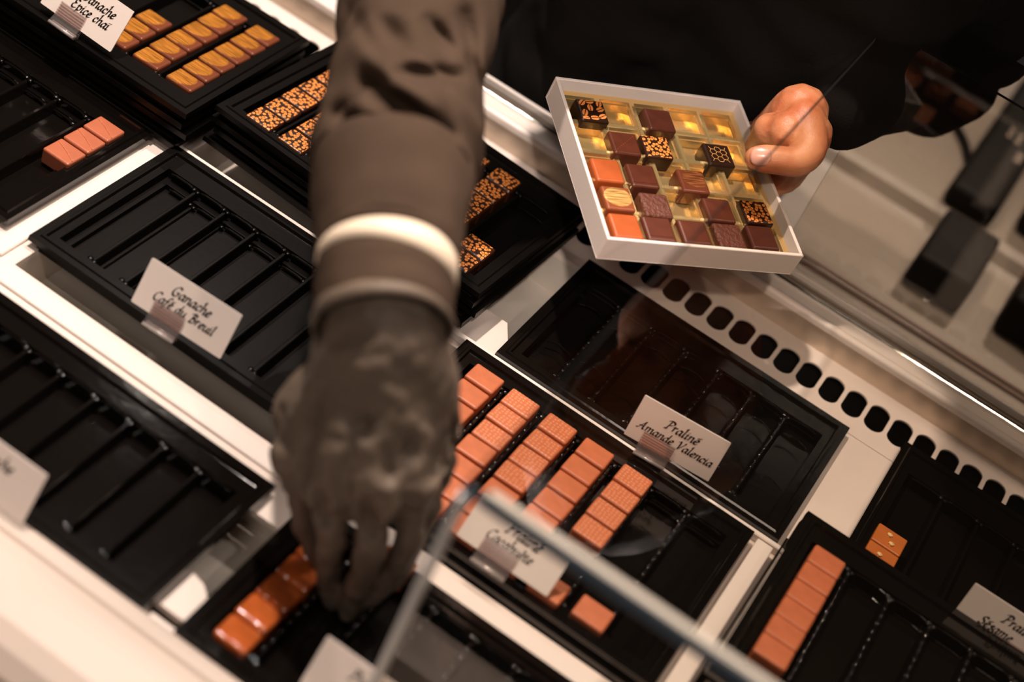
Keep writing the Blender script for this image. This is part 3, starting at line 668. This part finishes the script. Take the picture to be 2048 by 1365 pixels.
name_card((p.x-7.4, p.y, 1.0), 7.4, R_(0), 1.6, 3.2, [('Ganache', .9, .60, .5)], 'cream name card cut off by the left edge, in front of the lower left tray', 'clear clip holding the card at the left edge', .35)
p = W(672, 1316, 1.0)
name_card((p.x-.6, p.y-3.0, 1.0), 7.3, R_(0), 1.6, 3.2, [('Praliné', .9, .60, .5)], 'cream name card showing only its corner at the bottom edge below the gloved hand', 'clear clip holding the card at the bottom edge', .4)

# ---------------------------------------------------------------- carton of assorted chocolates
BC = Vector((3.35, 11.2, 14.35))
BM = Matrix(((0.7054, -0.7042, 0.0807), (0.7087, 0.7024, -0.0661), (-0.0102, 0.1038, 0.9945)))
BM = Matrix((BM.row[0], BM.row[1], BM.row[2]))
bx, by, bn = BM.col[0].normalized(), BM.col[1].normalized(), BM.col[2].normalized()
rot = Matrix((bx, by, bx.cross(by))).transposed().to_euler()
def BL(x, y, z): return BC+bx*x+by*y+bn*z
ct = empty('chocolate_box', 'open white carton of assorted chocolates held out by the bare hand', 'box', BC); ct.rotation_euler = rot
hs = 8.3; H = 2.1; bm = bmesh.new(); tw = .28
for (x0, x1, y0, y1) in ((-hs, hs, -hs, -hs+tw), (-hs, hs, hs-tw, hs), (-hs, -hs+tw, -hs+tw, hs-tw), (hs-tw, hs, -hs+tw, hs-tw)):
    box(bm, x0, x1, y0, y1, -H, 0)
box(bm, -hs, hs, -hs, hs, -H-.12, -H); bevel(bm, .05, 1); finish(bm, 'carton', M['carton'], ct)
# gold insert: sunken cells
bm = bmesh.new(); q = 7.65; NX = 5; pit = 2*q/NX
for i in range(NX):
    for j in range(NX):
        x0, y0 = -q+i*pit, -q+j*pit; x1, y1 = x0+pit, y0+pit
        lv = [(0, -1.05), (.22, -1.0), (.30, -1.25), (.42, -1.25), (.5, -1.95)]
        rr = []
        for ins, z in lv: rr.append([bm.verts.new(pp) for pp in ((x0+ins, y0+ins, z), (x1-ins, y0+ins, z), (x1-ins, y1-ins, z), (x0+ins, y1-ins, z))])
        for A, B in zip(rr, rr[1:]):
            for k in range(4): bm.faces.new((A[k], A[(k+1) % 4], B[(k+1) % 4], B[k]))
        bm.faces.new(rr[-1])
box(bm, -hs+tw, hs-tw, q, hs-tw, -1.9, -1.1); box(bm, -hs+tw, hs-tw, -hs+tw, -q, -1.9, -1.1)
box(bm, q, hs-tw, -q, q, -1.9, -1.1); box(bm, -hs+tw, -q, -q, q, -1.9, -1.1)
finish(bm, 'gold_insert', M['gold_foil'], ct)
items = [('bean', -5.9, 5.5, 'darkest', 'dark chocolate printed with orange coffee beans in the back left corner of the carton'),
         ('plain', .15, 5.4, 'darkc', 'plain dark chocolate cube in the back row of the carton'),
         ('dotline', -3.9, 2.2, 'darkline', 'dark chocolate with a dotted diagonal line beside the pebble-dotted one in the carton'),
         ('pebble', -1.05, 2.2, 'pebble', 'orange pebble-dotted chocolate in the second row of the carton'),
         ('honey', 4.6, 2.1, 'darkest', 'dark chocolate with a golden honeycomb print next to the thumb'),
         ('plain', -6.3, -1.0, 'orange', 'bright orange-brown chocolate against the left wall of the carton'),
         ('ridge', -3.3, -1.2, 'darkline', 'dark brown chocolate with a raised ridge in the middle row of the carton'),
         ('plain', 1.2, -1.2, 'streak', 'copper-streaked chocolate in the middle row of the carton'),
         ('plain', -6.2, -3.9, 'gold_square', 'gold-dusted chocolate against the left wall of the carton'),
         ('plain', -3.0, -4.2, 'textured', 'rough textured dark chocolate in the fourth row of the carton'),
         ('plain', 2.6, -4.1, 'darkline', 'smooth brown chocolate under the glass edge in the fourth row of the carton'),
         ('pebble', 6.1, -3.9, 'pebble', 'orange pebble-dotted chocolate at the right wall of the carton'),
         ('plain', -6.3, -6.7, 'orange', 'orange-brown chocolate in the front left corner of the carton'),
         ('ridge', -3.5, -6.7, 'darkline', 'dark brown chocolate with a ridge, second in the front row of the carton'),
         ('plain', -.4, -6.7, 'darkline', 'brown chocolate in the middle of the front row of the carton'),
         ('plain', 2.7, -6.7, 'textured', 'brown chocolate with fine texture, fourth in the front row of the carton'),
         ('plain', 5.7, -6.6, 'darkc', 'dark chocolate in the front right corner of the carton')]
mesh_cache = {}
for kind, x_, y_, mm, lab in items:
    x_ *= .97; y_ = y_*.97+.05
    if mm not in mesh_cache: mesh_cache[mm] = choc_mesh('boxed_chocolate', mm, 2.4, 2.4, 1.55, .17)
    o = put(mesh_cache[mm], 'boxed_chocolate', BL(x_, y_, -.38), lab, 'assorted chocolates in the carton', rot)
    if kind == 'bean':
        bm = bmesh.new()
        for (bx_, by_, a) in ((-.75, .75, .9), (-.05, .95, .2), (.75, .8, 1.3), (-.15, .25, 1.5), (.7, .15, .5), (-.75, -.35, 1.2), (.0, -.85, .1), (.75, -.6, .5), (-.85, -1.0, .4)):
            for sg in (-1, 1):
                pts = []
                for k in range(9):
                    t = PI*k/8; u, v = .36*math.cos(t), sg*(.035+.21*math.sin(t))
                    pts.append((bx_*.97+u*math.cos(a)-v*math.sin(a), by_*.97+u*math.sin(a)+v*math.cos(a)))
                pts = [(max(-1.05, min(1.05, p[0])), max(-1.05, min(1.05, p[1]))) for p in pts]
                vs = [bm.verts.new((p[0], p[1], .012)) for p in pts]; bm.faces.new(vs if sg > 0 else vs[::-1])
        bmesh.ops.recalc_face_normals(bm, faces=bm.faces[:]); finish(bm, 'bean_print', M['orange_print'], o)
    if kind == 'honey':
        bm = bmesh.new(); s_ = .30; lw = .05
        seen = set()
        for i in range(-4, 5):
            for j in range(-4, 5):
                cx, cy = s_*1.5*i, s_*math.sqrt(3)*(j+(i % 2)/2)
                for k in range(6):
                    a0, a1 = k*PI/3, (k+1)*PI/3
                    p = Vector((cx+s_*math.cos(a0), cy+s_*math.sin(a0))); q2 = Vector((cx+s_*math.cos(a1), cy+s_*math.sin(a1)))
                    mid = (p+q2)/2; key = (round(mid.x, 2), round(mid.y, 2))
                    if key in seen or max(abs(p.x), abs(p.y), abs(q2.x), abs(q2.y)) > 1.02: continue
                    seen.add(key); dv = (q2-p).normalized(); nv = Vector((-dv.y, dv.x))*lw/2
                    vs = [bm.verts.new((c.x, c.y, .012)) for c in (p-nv, q2-nv, q2+nv, p+nv)]; bm.faces.new(vs)
        finish(bm, 'honeycomb_print', M['gold_print'], o)
    if kind == 'dotline':
        bm = bmesh.new()
        for k in range(9): sphere(bm, (-.85+k*.21, -.75+k*.19, .0), .035, 1)
        finish(bm, 'dotted_line', M['orange'], o)
    if kind == 'ridge':
        bm = bmesh.new(); tube(bm, [(-1.0, -.75, -.01), (1.0, -.75, -.01)], .06, 6); finish(bm, 'ridge', M['darkline'], o)

# ---------------------------------------------------------------- the person
def proj(p):
    v = RC.transposed() @ (p-CAMP); return 1024+FPX*v.x/v.z, 682.5+FPX*v.y/v.z
def sculpt(me, dents, gain=1.0):
    """folds: (x0, y0, x1, y1, width, depth) lines on the camera-side surface, measured on the photo"""
    me.update()
    for v in me.vertices:
        p = v.co/S; vd = (CAMP-p).normalized(); fc = v.normal.dot(vd)
        if fc < -.2: continue
        x, y = proj(p); dd = 0
        for x0, y0, x1, y1, w_, dp in dents:
            ax_, ay_ = x1-x0, y1-y0; t = max(0, min(1, ((x-x0)*ax_+(y-y0)*ay_)/(ax_*ax_+ay_*ay_)))
            q = ((x-x0-t*ax_)**2+(y-y0-t*ay_)**2)/(w_*w_)
            if q < 6: dd += dp*math.exp(-q)*(.55+.45*math.sin(PI*t))
        v.co -= vd*dd*gain*S
def ell(bm, c, ax1, ax2, ax3, sub=3):
    mt = Matrix((ax1, ax2, ax3)).transposed().to_4x4(); mt.translation = c
    bmesh.ops.create_icosphere(bm, subdivisions=sub, radius=1, matrix=mt)
person = empty('person', 'person in dark clothes holding out the open carton and reaching down with a black glove', 'person', (-6, 40, -92))
po = Vector((-6, 40, -92))
def pfin(o):                      # keep world placement under the person's origin
    for v in o.data.vertices: v.co -= po*S
    o.parent = person; return o
# right arm (gloved), positions along the forearm
wr = D(768, 640, 93.5); cuff = D(774, 520, 95.5); mid = D(800, 260, 102); top = D(850, -40, 111); elbow = top+(top-mid).normalized()*7
sh_r = Vector((-13, 21, 47)); sh_l = Vector((21, 30, 47)); neck = Vector((5, 25, 51)); head = Vector((11, 17, 66))
mcpI, mcpM, mcpR, mcpP = D(828, 975, 97), D(750, 1000, 96), D(662, 980, 97), D(580, 915, 99)
gl = bmesh.new()
def fing(a, b, c, d, r0, r1, bmx):
    pts = smooth_path([a, b, c, d], 4); n_ = len(pts)
    chain(bmx, pts, [r0+(r1-r0)*i/(n_-1) for i in range(n_)], 12)
fing(mcpI, D(815, 1090, 100), D(775, 1150, 103), D(742, 1195, 104.6), 1.02, 0.7000000000000001, gl)
fing(mcpM, D(740, 1110, 99.2), D(712, 1175, 102.5), D(700, 1225, 104.8), 1.0699999999999998, 0.72, gl)
fing(mcpR, D(660, 1085, 100), D(655, 1150, 103), D(662, 1205, 105.2), 1.02, 0.68, gl)
fing(mcpP, D(598, 1000, 101), D(612, 1070, 103.2), D(635, 1125, 105.2), 0.92, 0.6, gl)
thb = D(855, 760, 97.8)
fing(thb, D(880, 890, 99.8), D(845, 1040, 102), D(782, 1160, 104.4), 1.25, .85, gl)
for (m_, r_k) in ((mcpI, 1.5), (mcpM, 1.6), (mcpR, 1.55), (mcpP, 1.3)):
    st = wr.lerp(m_, .08)
    chain(gl, [st, wr.lerp(m_, .5)+Vector((0, 0, .1)), m_], [2.5, 2.05, r_k], 14)
chain(gl, [wr, thb, D(874, 860, 98.8)], [2.6, 2.0, 1.5], 14)
lat = (mcpI-mcpP).normalized(); alo = (mcpM-wr).normalized(); alo = (alo-lat*alo.dot(lat)).normalized(); nor = lat.cross(alo)
ell(gl, D(722, 862, 98.3), lat*5.75, alo*5.0, nor*2.8)
ell(gl, D(765, 740, 96.5), lat*4.5, alo*5.0, nor*3.2)
ell(gl, D(715, 945, 98.8), lat*5.2, alo*3.0, nor*2.7)
chain(gl, [D(770, 580, 95.6), D(768, 650, 94.6), D(764, 700, 95.2)], [3.6, 3.75, 3.7], 20)
glove = fuse(gl, 'glove', M['glove'], .22, 5)
# soft wrinkles of the glove
for v in glove.data.vertices:
    p = v.co/S
    n1 = noise.noise(Vector((p.x*.55, p.y*.55, p.z*.55)))+.5*noise.noise(Vector((p.x*1.3, p.y*1.3, p.z*1.3)))
    v.co += v.normal*(n1*.22*S)
sculpt(glove.data, [(735, 1010, 742, 1060, 20, 1.0), (640, 990, 650, 1040, 16, .7), (905, 850, 868, 950, 17, 1.0), (720, 835, 735, 860, 26, .45), (800, 890, 830, 905, 28, .45),
   (650, 690, 730, 675, 14, .3), (640, 780, 600, 850, 16, .25), (560, 870, 575, 900, 18, .35), (700, 740, 760, 735, 20, -.2), (680, 880, 660, 930, 30, -.25), (835, 780, 850, 840, 20, .3), (770, 900, 780, 960, 16, .35)], 2.2)
pfin(glove); glove['label'] = 'dark grey disposable glove'
# bare hand: palm at the right side of the carton, fingers below, thumb over the rim
hb = bmesh.new()
wl = BL(13.6, 5.9, -1.2); wl2 = D(1668, 215, 129.5)
palm = BL(10.6, 3.2, -2.6)
chain(hb, [wl2, wl, wl.lerp(palm, .5)], [2.35, 2.35, 2.35], 18)
chain(hb, [D(1600, 225, 127.5), BL(10.4, 5.2, -1.6), BL(9.0, 6.8, -2.9)], [2.3, 2.1, 1.3], 14)
chain(hb, [D(1612, 268, 126.5), BL(11.2, 2.4, -1.9), BL(9.8, 1.4, -3.2)], [2.1, 1.8, 1.2], 14)
chain(hb, [palm, BL(9.6, 4.5, -3.0)], [2.0, 1.5], 14)
for i, (yy, xe, rr) in enumerate(((6.6, 1.6, .88), (4.6, .4, .95), (2.5, .2, .92), (.3, 2.0, .8))):
    pts = smooth_path([BL(10.2, yy*.8+1.0, -3.0), BL(8.0, yy, -3.35), BL((8+xe)/2, yy*.95, -3.5), BL(xe, yy*.9, -2.22-rr)], 4); n_ = len(pts)
    chain(hb, pts, [rr*1.22-(rr*.3)*k/(n_-1) for k in range(n_)], 12)
# thumb
th = smooth_path([D(1608, 240, 126), D(1618, 296, 124.6), D(1592, 322, 123.8), D(1553, 320, 123.4), D(1512, 316, 123.6)], 4); n_ = len(th)
rad = [1.7, 1.6, 1.5, 1.45, 1.42, 1.38, 1.34, 1.3, 1.25, 1.18, 1.12, 1.1, 1.1, 1.1, 1.1, 1.06, .92]
chain(hb, th, [rad[min(int(i*len(rad)/n_), len(rad)-1)] for i in range(n_)], 16)
# pad between thumb and palm
chain(hb, [D(1575, 262, 125.5), D(1540, 258, 126.5), BL(8.9, 4.4, -1.4)], [1.6, 1.3, .8], 14)
hand = fuse(hb, 'bare_hand', M['skin'], .13, 14)
# head, torso and legs
bb = bmesh.new()
pel = Vector((-8, 39, 0)); chest = Vector((0, 30, 32))
for s_ in (-1, 1):
    chain(bb, [pel+Vector((s_*5, 0, 4)), pel+Vector((s_*6, 1, -2)), Vector((-8+s_*8, 42, -45)), Vector((-8+s_*9, 44, -84))], [9.0, 8.2, 5.8, 4.2], 16)
    chain(bb, [Vector((-8+s_*9, 45, -88)), Vector((-8+s_*10, 34, -89.5))], [3.4, 2.2], 12)
    chain(bb, [pel+Vector((s_*4, 0, 6)), Vector((-4+s_*6, 34, 16)), chest+Vector((s_*7, 0, 2)), chest+Vector((s_*9, -2, 10))], [9, 8.5, 9, 7.5], 16)
chain(bb, [chest+Vector((0, 0, 8)), neck, neck.lerp(head, .5)], [9, 6, 5.4], 16)
chain(bb, [neck, sh_r], [6, 5.2], 14); chain(bb, [neck, sh_l], [6, 5.2], 14)
el_l = D(1862, 120, 142)
chain(bb, [sh_r, sh_r.lerp(elbow, .5), elbow, elbow.lerp(wr, .5), wr.lerp(elbow, .08)], [5.0, 4.2, 3.1, 2.5, 2.6], 16)
chain(bb, [sh_l, sh_l.lerp(el_l, .5), el_l, el_l.lerp(wl2, .6), wl2.lerp(el_l, .05)], [5.0, 4.4, 3.7, 3.0, 2.3], 16)
fw = (Vector((3, 8, 30))-head).normalized()       # looking down at the carton
up_ = Vector((0, -.3, 1)); up_ = (up_-fw*up_.dot(fw)).normalized(); sd = fw.cross(up_).normalized()
def HP(a, b, c): return head+sd*a+up_*b+fw*c
HM = Matrix((sd, up_, fw)).transposed()
def hsph(c, r, sc3, sub=3):
    mt = Matrix.Translation(HP(*c)) @ HM.to_4x4() @ Matrix.Diagonal((r*sc3[0], r*sc3[1], r*sc3[2], 1))
    bmesh.ops.create_icosphere(bb, subdivisions=sub, radius=1, matrix=mt)
hsph((0, 2, -1), 1, (7.4, 9.6, 9.2)); hsph((0, -4.5, 2.0), 1, (5.6, 6.6, 6.6)); hsph((0, -9.2, 5.4), 1, (2.6, 2.0, 2.6))
hsph((0, -1.6, 9.2), 1, (1.5, 2.6, 1.9)); hsph((0, -3.0, 10.2), 1, (1.7, 1.0, 1.2)); hsph((0, 1.9, 7.4), 1, (5.0, .9, 1.2))
for s_ in (-1, 1):
    hsph((s_*7.5, -1.5, -1.5), 1, (.9, 3.0, 1.9)); hsph((s_*3.1, .2, 6.7), 1, (1.3, .9, 1.1)); hsph((s_*3.6, -3, 5.6), 1, (2.3, 2.2, 2))
hsph((0, -5.9, 7.8), 1, (2.6, .55, 1.0)); hsph((0, -7.0, 7.6), 1, (2.2, .6, 1.0))
body = fuse(bb, 'body', M['skin'], .8, 3)
# join the finely modelled hand to the body: one mesh
bj = bmesh.new(); bj.from_mesh(body.data); bj.from_mesh(hand.data); bj.to_mesh(body.data); bj.free()
for p_ in body.data.polygons: p_.use_smooth = True
bpy.data.objects.remove(hand)
pfin(body)
# nail
tip = D(1517, 313, 122.45)
ax = (D(1512, 316, 123.6)-D(1553, 320, 123.4)).normalized(); nn = (CAMP-tip).normalized(); nn = (nn-ax*nn.dot(ax)).normalized(); sx_ = ax.cross(nn)
bm = bmesh.new(); g = []
for i in range(9):
    row = []
    for j in range(9):
        u = -1+i/4; v = -1+j/4
        k = math.sqrt(max(0, 1-.5*u*u)); uu = u*math.sqrt(1-v*v*.45); vv = v*math.sqrt(1-u*u*.35)
        q_ = tip+ax*(uu*.80-.18)+sx_*(vv*.72)+nn*(.10-.28*vv*vv-.10*uu*uu)
        row.append(bm.verts.new(q_))
    g.append(row)
for i in range(8):
    for j in range(8): bm.faces.new((g[i][j], g[i+1][j], g[i+1][j+1], g[i][j+1]))
bmesh.ops.recalc_face_normals(bm, faces=bm.faces[:])
o = finish(bm, 'thumb_nail', M['nail'], None, True); so = o.modifiers.new('s', 'SOLIDIFY'); so.thickness = .08*S; pfin(o); o.parent = body
# hair cap
hb = bmesh.new()
for c, s3 in (((0, 3.4, -2.2), (8.0, 9.4, 9.0)), ((0, -2, -4.6), (7.3, 7.5, 6.0))):
    mt = Matrix.Translation(HP(*c)) @ HM.to_4x4() @ Matrix.Diagonal((*s3, 1)); bmesh.ops.create_icosphere(hb, subdivisions=4, radius=1, matrix=mt)
for v in hb.verts: v.co += (v.co-head).normalized()*noise.noise(v.co*.5)*.5
hr = fuse(hb, 'hair', M['hair'], .4, 1); pfin(hr)
# jacket body, left sleeve and trousers: the cloth with shade put into its colour
jb = bmesh.new()
for s_ in (-1, 1):
    chain(jb, [pel+Vector((s_*4, -.5, -4)), pel+Vector((s_*4, 0, 6)), Vector((-4+s_*6, 34, 16)), chest+Vector((s_*7, 0, 2)), chest+Vector((s_*9, -2, 10))], [10.6, 10.2, 9.8, 10.2, 8.6], 20)
chain(jb, [neck-Vector((0, 0, 3)), sh_r], [6.4, 6.3], 14); chain(jb, [neck-Vector((0, 0, 3)), sh_l], [6.4, 6.3], 14)
chain(jb, [chest, neck-Vector((0, 0, 4))], [10, 7], 14)
chain(jb, [sh_l, sh_l.lerp(el_l, .5), el_l, el_l.lerp(wl2, .5), wl2.lerp(el_l, .02)], [6.2, 5.7, 5.0, 4.3, 3.3], 18)
chain(jb, [sh_l.lerp(el_l, .6), el_l+Vector((1.5, 0, -1.5))], [5.5, 4.6], 14)
chain(jb, [sh_r, sh_r.lerp(elbow, .5), elbow], [6.2, 5.9, 5.7], 18)
jk = fuse(jb, 'jacket', M['jacket_shaded'], .7, 4)
for v in jk.data.vertices:
    p = v.co/S; v.co += v.normal*(noise.noise(Vector((p.x*.16, p.y*.16, p.z*.28)))*.9*S)
pfin(jk)
tb = bmesh.new()
for s_ in (-1, 1):
    chain(tb, [pel+Vector((s_*5, 0, -4)), Vector((-8+s_*8, 42, -45)), Vector((-8+s_*9, 44, -86))], [10, 7.2, 5.6], 18)
tr = fuse(tb, 'trousers', M['jacket_shaded'], .7, 3); pfin(tr)
sb = bmesh.new()
for s_ in (-1, 1): chain(sb, [Vector((-8+s_*9, 46, -88)), Vector((-8+s_*10, 32, -89.4))], [3.9, 2.6], 14)
shoes = fuse(sb, 'shoes', M['seal'], .4, 3); pfin(shoes)
# right forearm sleeve with deep diagonal folds
path = smooth_path([elbow+(top-mid).normalized()*3, top, D(825, 120, 106.5), D(800, 260, 102), D(784, 350, 99.4)], 14)
rads = []
def rad_at(t): return 5.35+(4.85-5.35)*t+.25*math.sin(t*9)
bm = bmesh.new(); rings = []; nn_ = 120
L_ = len(path)
for i, p in enumerate(path):
    t = i/(L_-1); tg = path[min(i+1, L_-1)]-path[max(i-1, 0)]; a, b = frame(tg, Vector((0, 1, 0))); ring = []
    for k in range(nn_):
        an = 2*PI*k/nn_; u = math.cos(an); v = math.sin(an)
        q1 = noise.noise(Vector((u*1.1+t*3.2, v*1.1-t*2.0, t*4.2)))
        rg = 1-abs(noise.noise(Vector((u*1.2+t*1.4+5, v*1.2+t*4.6, t*5.0+2)))*2.2)
        amp = .6*min(1, (1-t)*6+.15)
        ring.append(bm.verts.new(p+(a*u+b*v)*(rad_at(t)+amp*(q1*.9+(rg-.6)*.62))))
    rings.append(ring)
for A, B in zip(rings, rings[1:]):
    for k in range(nn_): bm.faces.new((A[k], A[(k+1) % nn_], B[(k+1) % nn_], B[k]))
bmesh.ops.recalc_face_normals(bm, faces=bm.faces[:])
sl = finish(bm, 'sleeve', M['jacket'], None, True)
sculpt(sl.data, [(735, 165, 885, 275, 22, 1.15), (688, 235, 790, 335, 24, 1.2), (800, 145, 925, 150, 17, .9), (855, 45, 905, 110, 18, .9), (760, 40, 800, 90, 20, .5), (885, 320, 935, 345, 13, .7),
   (700, 20, 760, 110, 14, .4), (700, 150, 900, 345, 24, -.0), (720, 100, 860, 215, 18, -.45), (690, 330, 800, 350, 14, .3), (940, 120, 975, 200, 14, .8), (800, 230, 900, 300, 14, -.5), (930, 30, 950, 120, 16, .5), (725, 345, 905, 355, 9, .2)], 2.6); so = sl.modifiers.new('s', 'SOLIDIFY'); so.thickness = .2*S; so.offset = -1; pfin(sl)
def tilter(P_, ks):
    dn = (Vector(P_[-1])-Vector(P_[0])).normalized(); rt = RC.col[0]
    return lambda a, b, an, i: dn*(ks[min(i, len(ks)-1)]*(a*math.cos(an)+b*math.sin(an)).dot(rt))
def band_loft(name, P_, R__, m_, tilt=None, amp=.08, nseg=64, thick=.18):
    bm = bmesh.new(); rings = []
    P_ = [Vector(p) for p in P_]
    for i, p in enumerate(P_):
        tg = P_[min(i+1, len(P_)-1)]-P_[max(i-1, 0)]; a, b = frame(tg, Vector((0, 1, 0)))
        rings.append([bm.verts.new(p+(a*math.cos(2*PI*k/nseg)+b*math.sin(2*PI*k/nseg))*(R__[i]+amp*noise.noise(Vector((math.cos(2*PI*k/nseg)*2, math.sin(2*PI*k/nseg)*2, i*.35)))) +
                     (tilt(a, b, 2*PI*k/nseg, i) if tilt else Vector((0, 0, 0)))) for k in range(nseg)])
    for A, B in zip(rings, rings[1:]):
        for k in range(nseg): bm.faces.new((A[k], A[(k+1) % nseg], B[(k+1) % nseg], B[k]))
    bmesh.ops.recalc_face_normals(bm, faces=bm.faces[:])
    o = finish(bm, name, m_, None, True); so = o.modifiers.new('s', 'SOLIDIFY'); so.thickness = thick*S; so.offset = -1
    return pfin(o)
cp = smooth_path([D(787, 335, 99.8), D(780, 430, 97.6), D(776, 500, 96.1), D(774, 525, 95.5)], 5)
band_loft('cuff', cp, [4.85, 4.9, 4.88, 4.8, 4.7, 4.6, 4.5, 4.42, 4.35, 4.3, 4.26, 4.22, 4.2, 4.16, 4.12, 4.1][:len(cp)], M['jacket'], amp=.16)
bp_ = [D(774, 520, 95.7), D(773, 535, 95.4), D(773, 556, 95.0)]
band_loft('lit_wrist', bp_, [4.1, 4.12, 4.05], M['band'], tilt=tilter(bp_, [.0, .35, .75]), amp=.02)  # wrist between cuff and glove, strong light put into its pale colour
gp = smooth_path([D(772, 550, 95.2), D(769, 600, 94.3), D(767, 650, 93.5)], 5)
band_loft('glove_cuff', gp, [4.02, 4.06, 4.06, 4.04, 4.0, 4.0, 3.98, 3.96, 3.94, 3.9, 3.8][:len(gp)], M['jacket'], tilt=tilter(gp, [.75, .55, .35, .2, .1, 0]), amp=.12)
band_loft('glove_hem', [D(767, 640, 93.7), D(766, 650, 93.5), D(766, 662, 93.3)], [3.95, 4.12, 4.0], M['glove'], amp=.1)
